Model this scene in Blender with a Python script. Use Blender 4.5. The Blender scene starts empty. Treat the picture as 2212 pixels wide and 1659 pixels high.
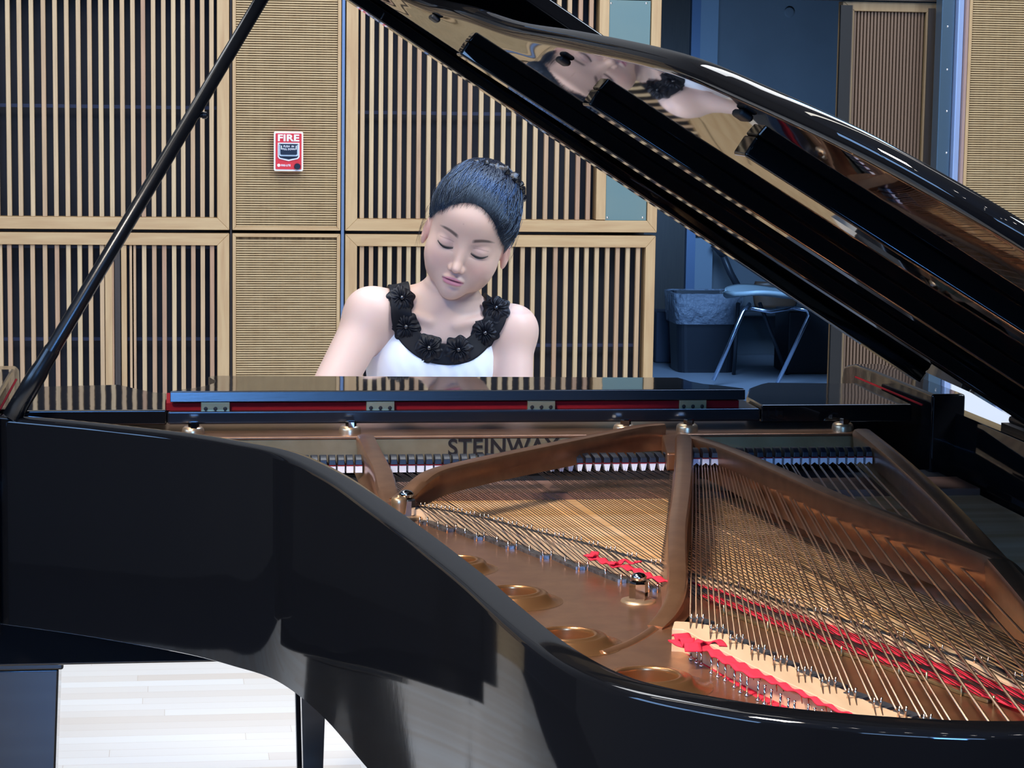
import bpy, bmesh, math, random
import numpy as np
from mathutils import Vector, Matrix
from mathutils.geometry import tessellate_polygon
random.seed(7); rng = np.random.default_rng(7)
SC = bpy.context.scene; COL = SC.collection
PI = math.pi
# ------------------------------------------------------------------ camera
FOC = 5020.0; YAW = math.radians(8.3); PIT = math.radians(7.1); ROL = 0.0145
CAM = np.array([0, 0, 1.5])
_F = np.array([math.sin(YAW)*math.cos(PIT), math.cos(YAW)*math.cos(PIT), -math.sin(PIT)])
_R0 = np.array([math.cos(YAW), -math.sin(YAW), 0]); _U0 = np.cross(_R0, _F)
_R = math.cos(ROL)*_R0 + math.sin(ROL)*_U0; _U = math.cos(ROL)*_U0 - math.sin(ROL)*_R0
cd = bpy.data.cameras.new('camera'); cam = bpy.data.objects.new('camera', cd); COL.objects.link(cam)
cd.sensor_width = 36; cd.lens = FOC/2212*36; cd.clip_end = 100
cam.matrix_world = Matrix(((_R[0], _U[0], -_F[0], CAM[0]), (_R[1], _U[1], -_F[1], CAM[1]), (_R[2], _U[2], -_F[2], CAM[2]), (0, 0, 0, 1)))
SC.camera = cam
# ------------------------------------------------------------------ exposure, world, lamps
SC.view_settings.view_transform = 'Standard'; SC.view_settings.look = 'None'
SC.view_settings.gamma = 1; SC.view_settings.use_curve_mapping = False
SC.view_settings.exposure = 0.0
W = bpy.data.worlds.new('hall_air'); SC.world = W; W.use_nodes = True
W.node_tree.nodes['Background'].inputs[0].default_value = (0.55, 0.7, 1.0, 1)
W.node_tree.nodes['Background'].inputs[1].default_value = 0.10
def area(name, loc, target, power, sx, sy, color, spread=180):
    l = bpy.data.lights.new(name, 'AREA'); l.shape = 'RECTANGLE'; l.size = sx; l.size_y = sy
    l.energy = power; l.color = color; l.spread = math.radians(spread)
    o = bpy.data.objects.new(name, l); COL.objects.link(o); o.location = loc
    o.rotation_euler = (Vector(target)-Vector(loc)).to_track_quat('-Z', 'Y').to_euler()
    return o
area('stage_lamp', (-1.6, 0.6, 4.6), (0.60, 2.5, 0.93), 37, 0.9, 0.6, (1.0, 0.90, 0.78), 50)
area('ceiling_lamp', (0.6, 5.6, 5.3), (0.6, 6.2, 0), 190, 4.5, 1.8, (0.93, 0.96, 1.0))
area('wall_wash_lamp', (0.2, 3.4, 4.9), (0.6, 8.2, 1.1), 122, 4.5, 0.8, (1.0, 0.95, 0.86))
area('daylight_lamp', (3.6, 2.0, 4.6), (0.6, 4.4, 1.1), 230, 1.6, 1.6, (0.74, 0.86, 1.0))
area('hair_sheen_lamp', (1.5, 4.3, 3.6), (0.60, 4.5, 1.3), 58, 0.9, 0.9, (0.16, 0.42, 1.0))  # blue lamp added above the head for the sheen on the hair
area('hall_blue_lamp', (-0.35, -5.0, 2.7), (0.3, 3.6, 1.0), 210, 1.1, 0.9, (0.12, 0.38, 1.0))  # unseen blue lamp added in the hall for the blue edge highlights
area('backstage_lamp', (2.75, 11.3, 1.15), (3.0, 13.2, 0.25), 26, 0.5, 0.5, (0.28, 0.54, 1.0))

# ------------------------------------------------------------------ measuring: pixels of the photograph onto real planes
def ray(x, y): return _F + _R*(x-1106)/FOC + _U*(829.5-y)/FOC
def PZ(x, y, z): d = ray(x, y); return CAM + d*(z-CAM[2])/d[2]
def PY(x, y, Y): d = ray(x, y); return CAM + d*Y/d[1]
def PP(x, y, q, n): d = ray(x, y); n = np.array(n); return CAM + d*(np.dot(np.array(q)-CAM, n)/np.dot(d, n))

# ------------------------------------------------------------------ materials
def mat(name, base, rough=.5, metal=0., coat=0., spec=.5, noise=None, bump=None, emit=None, trans=0., alpha=None, aniso=None, sss=0.):
    m = bpy.data.materials.new(name); m.use_nodes = True; nt = m.node_tree; b = nt.nodes['Principled BSDF']
    b.inputs['Base Color'].default_value = (*base, 1); b.inputs['Roughness'].default_value = rough
    b.inputs['Metallic'].default_value = metal; b.inputs['Coat Weight'].default_value = coat
    b.inputs['Coat Roughness'].default_value = .05; b.inputs['Specular IOR Level'].default_value = spec
    b.inputs['Transmission Weight'].default_value = trans
    if sss: b.inputs['Subsurface Weight'].default_value = sss; b.inputs['Subsurface Radius'].default_value = (.012, .005, .003); b.inputs['Subsurface Scale'].default_value = 1
    if alpha is not None: b.inputs['Alpha'].default_value = alpha
    if emit: b.inputs['Emission Color'].default_value = (*emit[0], 1); b.inputs['Emission Strength'].default_value = emit[1]
    if noise:                                   # (scale xyz, second colour, detail, lo, hi)
        sc, c2, det, lo, hi = noise
        tc = nt.nodes.new('ShaderNodeTexCoord'); mp = nt.nodes.new('ShaderNodeMapping'); mp.inputs['Scale'].default_value = sc
        nz = nt.nodes.new('ShaderNodeTexNoise'); nz.inputs['Scale'].default_value = 1; nz.inputs['Detail'].default_value = det
        cr = nt.nodes.new('ShaderNodeValToRGB'); cr.color_ramp.elements[0].position = lo; cr.color_ramp.elements[1].position = hi
        cr.color_ramp.elements[0].color = (*base, 1); cr.color_ramp.elements[1].color = (*c2, 1)
        nt.links.new(tc.outputs['Object'], mp.inputs[0]); nt.links.new(mp.outputs[0], nz.inputs['Vector'])
        nt.links.new(nz.outputs['Fac'], cr.inputs[0]); nt.links.new(cr.outputs[0], b.inputs['Base Color'])
    if bump:                                    # (scale xyz, strength, distance)
        sc, st, di = bump
        tc = nt.nodes.new('ShaderNodeTexCoord'); mp = nt.nodes.new('ShaderNodeMapping'); mp.inputs['Scale'].default_value = sc
        nz = nt.nodes.new('ShaderNodeTexNoise'); nz.inputs['Scale'].default_value = 1; nz.inputs['Detail'].default_value = 4
        bp = nt.nodes.new('ShaderNodeBump'); bp.inputs['Strength'].default_value = st; bp.inputs['Distance'].default_value = di
        nt.links.new(tc.outputs['Object'], mp.inputs[0]); nt.links.new(mp.outputs[0], nz.inputs['Vector'])
        nt.links.new(nz.outputs['Fac'], bp.inputs['Height']); nt.links.new(bp.outputs[0], b.inputs['Normal'])
    return m
M = {}
M['ebony'] = mat('black_piano_lacquer', (.0045, .0048, .006), .045, spec=.5, bump=((40, 40, 40), .05, .0004))
M['ebony_top'] = mat('black_top_lacquer', (.006, .006, .007), .035, spec=.6, bump=((9, 9, 9), .12, .001))
M['ebony_lid'] = mat('black_lid_lacquer', (.004, .0042, .005), .022, spec=.6)
M['desk_edge'] = mat('worn_black_lacquer', (.006, .007, .010), .24, spec=.6, bump=((30, 300, 300), .2, .0004))
M['stick'] = mat('black_stick_lacquer', (.006, .007, .009), .25)
M['gold'] = mat('bronze_plate_paint', (.40, .205, .11), .28, .8, spec=.5, noise=((35, 35, 35), (.33, .165, .088), 3, .35, .65), bump=((400, 400, 400), .12, .0003))
M['gold_ring'] = mat('bronze_ring_paint', (.46, .225, .095), .26, .85)
M['gold_bright'] = mat('polished_bronze', (.66, .45, .27), .32, .85)
M['bell'] = mat('dark_cast_lettering', (.02, .014, .010), .35, .3)
M['chrome'] = mat('chrome', (.8, .8, .82), .08, 1.)
M['brass'] = mat('dull_brass', (.42, .36, .20), .35, .9)
M['steel_pin'] = mat('coppery_steel_pin', (.75, .55, .42), .22, 1.)
M['steel'] = mat('string_steel', (.06, .045, .04), .38, .8)
M['copper'] = mat('copper_wound_string', (.85, .55, .36), .30, 1.)
M['spruce'] = mat('spruce_soundboard', (.62, .40, .22), .35, noise=((3, 60, 3), (.50, .28, .13), 3, .3, .7), coat=.3)
M['belly'] = mat('brown_belly_rail', (.22, .115, .085), .4, noise=((4, 60, 60), (.17, .085, .06), 3, .3, .7))
M['maple_bridge'] = mat('maple_bridge_wood', (.60, .42, .27), .5, noise=((60, 6, 6), (.50, .34, .21), 3, .3, .7))
M['graphite'] = mat('graphite_bridge_top', (.03, .035, .045), .4)
M['duplex'] = mat('grey_duplex_bar', (.25, .26, .28), .3, .8, noise=((150, 150, 150), (.12, .12, .13), 3, .4, .6))
M['red_felt'] = mat('red_felt', (.60, .030, .055), .95, spec=.1, bump=((700, 700, 700), .4, .0006))
M['dark_red_felt'] = mat('dark_red_felt', (.20, .008, .012), .95, spec=.1)
M['white_felt'] = mat('white_felt', (.72, .73, .80), .9, spec=.1)
M['damper'] = mat('black_damper_wood', (.012, .014, .022), .35)
M['ivory'] = mat('white_key', (.75, .73, .68), .2); M['blackkey'] = mat('black_key', (.01, .01, .01), .2)
M['rubber'] = mat('black_rubber', (.008, .008, .008), .6)

OAKN = ((60, 60, 5), (.44, .27, .125), 4, .35, .7)
M['oak'] = mat('oak_frame', (.53, .36, .18), .5, noise=OAKN, bump=((200, 200, 20), .15, .0006))
M['oak_h'] = mat('oak_rail', (.53, .36, .18), .5, noise=((5, 60, 60), (.44, .27, .125), 4, .35, .7))
SLATS = [(.55, .36, .19), (.50, .33, .18), (.58, .40, .21), (.47, .29, .17)]
M['slat'] = mat('oak_slat', (.56, .37, .20), .5, noise=((60, 60, 3), (.46, .27, .14), 3, .3, .75))
# the slats differ in tone from one to the next
def slat_material():
    m = mat('oak_slat_mixed', (.5, .33, .18), .5); nt = m.node_tree; b = nt.nodes['Principled BSDF']
    at = nt.nodes.new('ShaderNodeAttribute'); at.attribute_name = 'tone'
    cr = nt.nodes.new('ShaderNodeValToRGB'); e = cr.color_ramp.elements
    e[0].color = (.40, .235, .14, 1); e[1].color = (.56, .41, .23, 1); e.new(.35).color = (.49, .325, .18, 1)
    tc = nt.nodes.new('ShaderNodeTexCoord'); mp = nt.nodes.new('ShaderNodeMapping'); mp.inputs['Scale'].default_value = (160, 160, 6)
    nz = nt.nodes.new('ShaderNodeTexNoise'); nz.inputs['Scale'].default_value = 1; nz.inputs['Detail'].default_value = 3
    mx = nt.nodes.new('ShaderNodeMix'); mx.data_type = 'RGBA'; mx.blend_type = 'MULTIPLY'; mx.inputs[0].default_value = .5
    nt.links.new(tc.outputs['Object'], mp.inputs[0]); nt.links.new(mp.outputs[0], nz.inputs['Vector'])
    nt.links.new(at.outputs['Fac'], cr.inputs[0]); nt.links.new(cr.outputs[0], mx.inputs[6]); nt.links.new(nz.outputs['Fac'], mx.inputs[7])
    mul = nt.nodes.new('ShaderNodeMix'); mul.data_type = 'RGBA'; mul.blend_type = 'MULTIPLY'; mul.inputs[0].default_value = 1; mul.inputs[7].default_value = (1.3, 1.3, 1.3, 1)
    nt.links.new(mx.outputs[2], mul.inputs[6]); nt.links.new(mul.outputs[2], b.inputs['Base Color'])
    return m
M['slat'] = slat_material()
M['rib'] = mat('ribbed_tan_wood', (.56, .41, .215), .55, noise=((14, 1, 160), (.46, .31, .15), 3, .35, .7))
M['rib_dark'] = mat('brown_rib_gap', (.13, .075, .03), .8, noise=((60, 1, 3), (.33, .22, .10), 2, .4, .7))
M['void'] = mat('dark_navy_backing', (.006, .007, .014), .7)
M['bar'] = mat('dark_blue_bar', (.025, .03, .07), .5)
M['bluesteel'] = mat('blue_grey_steel', (.16, .23, .36), .35, .3)
M['teal'] = mat('grey_green_plate', (.12, .20, .205), .4, noise=((6, 1, 6), (.14, .21, .20), 2, .3, .7))
M['brownveneer'] = mat('dark_brown_veneer', (.05, .037, .028), .5, noise=((200, 200, 6), (.034, .025, .019), 3, .3, .7))
M['doorslat'] = mat('brown_door_slat', (.17, .105, .065), .5)
M['oak_dark'] = mat('darker_oak', (.30, .205, .105), .5, noise=((60, 60, 5), (.24, .155, .075), 4, .35, .7))
M['concrete'] = mat('grey_concrete', (.20, .22, .24), .8, noise=((2, 2, 2), (.16, .175, .19), 4, .3, .7))
M['paint_grey'] = mat('pale_grey_paint', (.24, .30, .36), .6)
M['paint_white'] = mat('white_paint', (.8, .8, .8), .6)
M['hall_dark'] = mat('dark_hall_wall', (.035, .035, .04), .8)
M['hall_grey'] = mat('grey_hall_wall', (.10, .10, .10), .8)
M['ceiling'] = mat('ceiling_grey', (.20, .20, .21), .8)
M['backfloor'] = mat('blue_grey_floor', (.28, .31, .36), .35)

def floor_material():
    m = mat('maple_floorboards', (.8, .72, .62), .3); nt = m.node_tree; b = nt.nodes['Principled BSDF']
    tc = nt.nodes.new('ShaderNodeTexCoord'); br = nt.nodes.new('ShaderNodeTexBrick')
    br.inputs['Scale'].default_value = 1; br.inputs['Brick Width'].default_value = .95; br.inputs['Row Height'].default_value = .057
    br.inputs['Mortar Size'].default_value = .0006; br.inputs['Bias'].default_value = 0; br.offset = .37
    br.inputs['Color1'].default_value = (.80, .77, .71, 1); br.inputs['Color2'].default_value = (.70, .62, .53, 1); br.inputs['Mortar'].default_value = (.55, .45, .35, 1)
    sx = nt.nodes.new('ShaderNodeSeparateXYZ'); fl = nt.nodes.new('ShaderNodeMath'); fl.operation = 'DIVIDE'; fl.inputs[1].default_value = .057
    f2 = nt.nodes.new('ShaderNodeMath'); f2.operation = 'FLOOR'; wn = nt.nodes.new('ShaderNodeTexWhiteNoise'); wn.noise_dimensions = '1D'
    ad = nt.nodes.new('ShaderNodeMath'); cx = nt.nodes.new('ShaderNodeCombineXYZ'); br.offset = 0
    nt.links.new(tc.outputs['Object'], sx.inputs[0]); nt.links.new(sx.outputs[1], fl.inputs[0]); nt.links.new(fl.outputs[0], f2.inputs[0]); nt.links.new(f2.outputs[0], wn.inputs['W'])
    nt.links.new(sx.outputs[0], ad.inputs[0]); nt.links.new(wn.outputs['Value'], ad.inputs[1]); nt.links.new(ad.outputs[0], cx.inputs[0]); nt.links.new(sx.outputs[1], cx.inputs[1])
    nt.links.new(cx.outputs[0], br.inputs['Vector']); nt.links.new(br.outputs['Color'], b.inputs['Base Color'])
    return m
M['floor'] = floor_material()

# ------------------------------------------------------------------ object helpers
def origin_of(o):
    v = np.zeros(3)
    while o is not None: v = v + np.array(o.location); o = o.parent
    return v
def tag(o, label=None, cat=None, group=None, kind=None):
    if label: o['label'] = label
    if cat: o['category'] = cat
    if group: o['group'] = group
    if kind: o['kind'] = kind
    return o
def thing(name, loc, label, cat, group=None):
    o = bpy.data.objects.new(name, None); COL.objects.link(o); o.location = loc; o.empty_display_size = .05
    return tag(o, label, cat, group)
def link_mesh(name, verts, faces, m, parent=None, smooth=False, bevel=0, seg=2, attr=None, org=None, autosm=None):
    o0 = origin_of(parent) if parent is not None else np.zeros(3)
    if org is not None: o0 = o0*0 + np.array(org)
    me = bpy.data.meshes.new(name)
    V = np.array(verts, dtype=float) - o0
    me.from_pydata([tuple(v) for v in V], [], [tuple(f) for f in faces]); me.validate(); 
    me.materials.append(M[m] if isinstance(m, str) else m)
    o = bpy.data.objects.new(name, me); COL.objects.link(o)
    if parent is not None: o.parent = parent
    if org is not None: o.location = np.array(org) - (origin_of(parent) if parent is not None else 0)
    if smooth: me.polygons.foreach_set('use_smooth', [True]*len(me.polygons))
    if attr is not None:
        a = me.attributes.new(attr[0], attr[1], 'POINT'); a.data.foreach_set('value' if attr[1] == 'FLOAT' else 'color', np.array(attr[2], dtype=np.float32).ravel())
    if bevel:
        b = o.modifiers.new('bevel', 'BEVEL'); b.width = bevel; b.segments = seg; b.limit_method = 'ANGLE'; b.angle_limit = math.radians(35)
        me.polygons.foreach_set('use_smooth', [True]*len(me.polygons)); b.harden_normals = True
    return o
class MB:
    def __init__(s): s.v = []; s.f = []; s.t = []
    def add(s, V, F, tone=.5):
        n = len(s.v); s.v += [tuple(v) for v in V]; s.f += [tuple(i+n for i in f) for f in F]; s.t += [tone]*len(V)
    def box(s, x0, x1, y0, y1, z0, z1, tone=.5):
        V = [(x, y, z) for x in (x0, x1) for y in (y0, y1) for z in (z0, z1)]
        s.add(V, [(0, 1, 3, 2), (4, 6, 7, 5), (0, 4, 5, 1), (2, 3, 7, 6), (0, 2, 6, 4), (1, 5, 7, 3)], tone); return s
    def obox(s, c, ax, ay, az, hx, hy, hz):
        c, ax, ay, az = map(np.array, (c, ax, ay, az))
        V = [c+ax*hx*i+ay*hy*j+az*hz*k for i in (-1, 1) for j in (-1, 1) for k in (-1, 1)]
        s.add(V, [(0, 1, 3, 2), (4, 6, 7, 5), (0, 4, 5, 1), (2, 3, 7, 6), (0, 2, 6, 4), (1, 5, 7, 3)]); return s
    def tube(s, P, r, seg=10, cap=True, up=(0, 0, 1)):
        P = [np.array(p, float) for p in P]; n = len(P); rr = r if hasattr(r, '__len__') else [r]*n
        V = []; up = np.array(up, float); prev = None
        for i, p in enumerate(P):
            t = P[min(i+1, n-1)]-P[max(i-1, 0)]; t = t/(np.linalg.norm(t)+1e-12)
            a = np.cross(t, up) if prev is None else prev - t*np.dot(prev, t)
            if np.linalg.norm(a) < 1e-6: a = np.cross(t, (1, 0, .3))
            a = a/np.linalg.norm(a); prev = a; b = np.cross(t, a)
            for k in range(seg):
                q = 2*PI*k/seg; V.append(p+(a*math.cos(q)+b*math.sin(q))*rr[i])
        F = [(i*seg+k, i*seg+(k+1) % seg, (i+1)*seg+(k+1) % seg, (i+1)*seg+k) for i in range(n-1) for k in range(seg)]
        if cap: F += [tuple(range(seg))[::-1], tuple((n-1)*seg+k for k in range(seg))]
        s.add(V, F); return s
    def lathe(s, c, prof, seg=32, ax=(1, 0, 0), ay=(0, 1, 0), az=(0, 0, 1), close=False):
        c, ax, ay, az = map(np.array, (c, ax, ay, az)); V = []
        for r, z in prof:
            for k in range(seg): q = 2*PI*k/seg; V.append(c+ax*r*math.cos(q)+ay*r*math.sin(q)+az*z)
        n = len(prof)
        F = [(i*seg+k, i*seg+(k+1) % seg, (i+1)*seg+(k+1) % seg, (i+1)*seg+k) for i in range(n-1) for k in range(seg)]
        if close: F += [tuple(range(seg))[::-1], tuple((n-1)*seg+k for k in range(seg))]
        s.add(V, F); return s
    def prism(s, poly, z0, z1, holes=()):            # poly in xy
        loops = [list(poly)]+[list(h) for h in holes]
        tess = tessellate_polygon([[Vector((p[0], p[1], 0)) for p in l] for l in loops])
        P = [p for l in loops for p in l]; n = len(P)
        V = [(p[0], p[1], z1) for p in P]+[(p[0], p[1], z0) for p in P]; F = []
        for t in tess:
            a, b, c = [Vector((P[i][0], P[i][1], 0)) for i in t]
            t = t if (b-a).cross(c-a).z > 0 else t[::-1]
            F.append(tuple(t)); F.append(tuple(i+n for i in t[::-1]))
        k = 0
        for l in loops:
            m = len(l)
            for i in range(m): F.append((k+i, k+(i+1) % m, k+(i+1) % m+n, k+i+n))
            k += m
        s.add(V, F); return s
    def sweep(s, P, prof, close_prof=True, side=None):
        """prof: (u,v) offsets, u sideways in plan, v up; P: path points (x,y,z)"""
        P = [np.array(p, float) for p in P]; n = len(P); m = len(prof); V = []
        for i, p in enumerate(P):
            t = P[min(i+1, n-1)]-P[max(i-1, 0)]; t[2] = 0; t /= np.linalg.norm(t); a = np.array((t[1], -t[0], 0))
            for u, v in prof: V.append(p+a*u+np.array((0, 0, v)))
        F = [(i*m+k, i*m+(k+1) % m, (i+1)*m+(k+1) % m, (i+1)*m+k) for i in range(n-1) for k in range(m)]
        F += [tuple(range(m))[::-1], tuple((n-1)*m+k for k in range(m))]
        s.add(V, F); return s
    def build(s, name, m, parent=None, fixn=True, tone=False, **kw):
        o = link_mesh(name, s.v, s.f, m, parent, attr=('tone', 'FLOAT', s.t) if tone else None, **kw)
        if fixn:
            bm = bmesh.new(); bm.from_mesh(o.data); bmesh.ops.recalc_face_normals(bm, faces=bm.faces); bm.to_mesh(o.data); bm.free()
        return o
def copy_at(o, loc, parent=None):
    c = o.copy(); COL.objects.link(c); c.location = loc
    if parent is not None: c.parent = parent
    return c
def spline(P, n=12, closed=False):
    P = [np.array(p, float) for p in P]; out = []; N = len(P)
    for i in range(N if closed else N-1):
        if closed: a, b, c, d = P[i-1], P[i], P[(i+1) % N], P[(i+2) % N]
        else: a, b, c, d = P[max(i-1, 0)], P[i], P[i+1], P[min(i+2, N-1)]
        for k in range(n):
            t = k/n; out.append(.5*((2*b)+(c-a)*t+(2*a-5*b+4*c-d)*t*t+(3*b-a-3*c+d)*t**3))
    if not closed: out.append(P[-1])
    return out
def text_mesh(name, s, height, depth, m, parent, pos, width=None, offset=0.0, slant=0, az=(0, 0, 1), ax=(1, 0, 0)):
    cu = bpy.data.curves.new('lettering', 'FONT'); cu.body = s; cu.size = 1; cu.extrude = .5; cu.offset = offset; cu.align_x = 'LEFT'; cu.space_character = 1.05
    o = bpy.data.objects.new('tmp', cu); COL.objects.link(o); dg = bpy.context.evaluated_depsgraph_get()
    me = bpy.data.meshes.new_from_object(o.evaluated_get(dg)); V = np.array([v.co[:] for v in me.vertices]); F = [tuple(p.vertices) for p in me.polygons]
    bpy.data.objects.remove(o); bpy.data.curves.remove(cu); bpy.data.meshes.remove(me)
    V[:, :2] -= V[:, :2].min(0); k = height/V[:, 1].max(); kx = (width/V[:, 0].max()) if width else k
    ax = np.array(ax, float); az = np.array(az, float); an = np.cross(ax, az); pos = np.array(pos, float)
    W_ = pos+np.outer(V[:, 0]*kx, ax)+np.outer(V[:, 1]*k, az)+np.outer(-V[:, 2]*depth, an)
    W_ = W_ if True else W_
    return link_mesh(name, W_, F, m, parent)

# ================================================================== THE ROOM
def struct(name, mb, m, **kw):
    o = mb.build(name, m, **kw); o['kind'] = 'structure'; return o
struct('floor', MB().box(-2.9, 7.5, 1.5, 8.35, -.05, 0), 'floor')
struct('floor_hall', MB().prism([(-7, -9), (7.5, -9), (7.5, 1.499), (-2.901, 1.499), (-2.901, 8.35), (-7, 8.35)], -.05, -.001), mat('dark_blue_carpet', (.008, .011, .018), .9, spec=.1))
struct('floor_backstage', MB().box(1.2, 7.5, 8.35, 13.6, -.05, 0), 'backfloor')
struct('ceiling', MB().box(-7, 7.5, -9, 13.6, 6, 6.1), 'ceiling')
struct('wall_left', MB().box(-7.1, -7, -9, 8.4, 0, 6), 'hall_grey')
struct('wall_right', MB().box(7.5, 7.6, -9, 13.6, 0, 6), 'hall_dark')
struct('wall_front', MB().box(-7, 7.5, -9.1, -9, 0, 6), 'hall_dark')
CEIL = bpy.data.objects['ceiling']; M['lampglow'] = mat('downlight_glow', (1, 1, 1), .5, emit=((1, .95, .85), 60))
for i in range(12):
    dl = MB().lathe((-3+i*.55, -1.2-(i % 3)*1.3, 5.985), [(.0001, 0), (.06, 0)], 16).build('downlight', 'lampglow', CEIL)
WY = 8.2
struct('wall_back', MB().box(-7, 1.70, WY+.16, WY+.24, 0, 1.95).box(2.86, 7.5, WY+.16, WY+.24, 0, 1.95), 'void')
struct('wall_back_upper', MB().box(-7, 1.70, WY, WY+.24, 1.95, 6).box(2.86, 7.5, WY, WY+.24, 1.95, 6).box(1.70, 2.86, WY+.1, WY+.24, 2.1, 6), mat('dark_grey_wall', (.10, .098, .095), .8))
struct('wall_backstage', MB().box(1.2, 7.5, 13.3, 13.4, 0, 6), 'concrete')
struct('wall_backstage_left', MB().box(1.15, 1.2, 8.44, 13.4, 0, 6), 'concrete')
# unseen glowing panel, framed like a window, added high on the left wall
wf = struct('glow_panel_1', MB().box(-7.0, -6.93, -4.1, 3.1, 3.3, 3.4).box(-7.0, -6.93, -4.1, 3.1, 5.0, 5.1).box(-7, -6.93, -4.1, -4.0, 3.4, 5).box(-7, -6.93, 3.0, 3.1, 3.4, 5).box(-7, -6.93, -.55, -.45, 3.4, 5), 'paint_grey')
M['blueglow'] = mat('blue_glow_pane', (.1, .2, .4), .2, emit=((.30, .55, 1.0), 9.0))
MB().box(-6.985, -6.97, -4.0, 3.0, 3.4, 5.0).build('pane', 'blueglow', wf)
wf2 = struct('glow_panel_2', MB().box(-5.1, 1.1, -9, -8.93, 4.1, 4.2).box(-5.1, 1.1, -9, -8.93, 5.5, 5.6).box(-5.1, -5, -9, -8.93, 4.2, 5.5).box(1, 1.1, -9, -8.93, 4.2, 5.5).box(-2.05, -1.95, -9, -8.93, 4.2, 5.5), 'paint_grey')  # second glowing panel added behind the camera for blue reflections
MB().box(-5, 1, -8.985, -8.97, 4.2, 5.5).build('pane', 'blueglow', wf2)

# ---- panelling on the back wall; a pixel column gives X, a pixel row gives z on the plane Y = WY
def wx(px, y=400): return PY(px, y, WY)[0]
def wz(px, y): return PY(px, y, WY)[2]
JZ = 1.010                                   # the joint between upper and lower panels
TOPZ = 1.90
def frame(mb_v, mb_h, x0, x1, z0, z1, w, y0, y1, wt=None, wb=None, wl=None, wr=None):
    wt = w if wt is None else wt; wb = w if wb is None else wb; wl = w if wl is None else wl; wr = w if wr is None else wr
    V = lambda x, y, z: (x, y, z)
    def stile(xa, xb, ia, ib):               # mitred: outer edge full height, inner edge shortened
        pts = [(xa, z0), (xa, z1), (xb, z1-ia), (xb, z0+ib)]
        vs = [(x, y0, z) for x, z in pts]+[(x, y1, z) for x, z in pts]
        mb_v.add(vs, [(0, 1, 2, 3), (7, 6, 5, 4), (0, 4, 5, 1), (1, 5, 6, 2), (2, 6, 7, 3), (3, 7, 4, 0)])
    stile(x0, x0+wl, wt, wb); stile(x1, x1-wr, wt, wb)
    for za, zb in ((z1, z1-wt), (z0, z0+wb)):
        pts = [(x0, za), (x1, za), (x1-wr, zb), (x0+wl, zb)]
        vs = [(x, y0, z) for x, z in pts]+[(x, y1, z) for x, z in pts]
        mb_h.add(vs, [(0, 1, 2, 3), (7, 6, 5, 4), (0, 4, 5, 1), (1, 5, 6, 2), (2, 6, 7, 3), (3, 7, 4, 0)])
def slat_panel(label, x0, x1, z0, z1, xs, bars, w=.042, extra=None, wr=None, wb=None, group=None):
    t = thing('slatted_wall_panel', ((x0+x1)/2, WY, z0), label, 'wall panel', 'slatted oak wall panels')
    mv, mh = MB(), MB(); frame(mv, mh, x0, x1, z0, z1, w, WY-.022, WY+.05, wr=wr, wb=wb)
    mv.build('stile', 'oak', t, bevel=.0015, seg=1); mh.build('rail', 'oak_h', t, bevel=.0015, seg=1)
    s = MB()
    for x in xs:
        if x0+w-.005 < x < x1-(wr or w)+.005:
            s.box(x-.0080, x+.0080, WY-.012, WY+.006, z0+w, z1-w, random.random())
    s.build('slats', 'slat', t, tone=True, bevel=.002, seg=1)
    MB().box(x0+.01, x1-.01, WY+.14, WY+.15, z0+.01, z1-.01).build('backing', 'void', t)
    if bars:
        b = MB()
        for z in bars: b.box(x0+w, x1-(wr or w), WY+.07, WY+.09, z-.006, z+.006)
        b.build('cross_bar', 'bar', t)
    if extra: extra(t)
    return t
xl = wx(495, 496)
# upper left: slats crowd together towards the right
ulp = [15.7, 40.5, 66.6, 92.6, 117.7, 142.8, 168.2, 192.6, 216.7, 239.8, 263.2, 286, 308.4, 330.4, 352.5, 373.9, 394.6, 415.7, 436.5, 456.5]
ul = [wx(p, 0)+.0 for p in ulp]; ul = [ul[0]-.040*k for k in range(58, 0, -1)]+ul
slat_panel('tall slatted oak panel, upper one left of the fire alarm', -3.0, xl, JZ+.006, TOPZ, ul, [1.438])
llp = [1.3, 21.5, 46.8, 71.6, 98.2, 124, 148.6, 173, 196.5, 221, 241.5, 267.5, 285, 289.4, 311.9, 333.7, 355.2, 376.5, 396.2, 417.7, 438, 458.2]
ll = [wx(p, 632) for p in llp]; ll = [ll[0]-.040*k for k in range(58, 0, -1)]+ll
def cupboard_edge(t):
    MB().box(wx(227, 632), wx(243, 632), WY-.016, WY+.05, .32, JZ-.048).box(wx(262, 632), wx(274, 632), WY-.016, WY+.05, .32, JZ-.048).build('door_stile', 'oak', t, bevel=.002, seg=1)
    MB().box(wx(248, 632), wx(260, 632), WY-.008, WY+.05, .32, JZ-.048).build('hinge_strip', 'brownveneer', t)
slat_panel('short slatted oak panel with a doubled stile, left of the lower ribbed panel', -3.0, xl, .28, JZ-.006, ll, [.624, .95], extra=cupboard_edge)
xm0 = wx(745, 500); xm1 = wx(1416, 504)
ump = [781, 800.7, 820.7, 840.5, 860.9, 881.6, 902.3, 923.4, 945.8, 967.6, 990, 1012, 1036, 1060, 1084, 1106, 1130, 1153.2, 1176.6, 1200, 1222.4, 1245.8, 1268.6]
um = [wx(p, 468) for p in ump]
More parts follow.
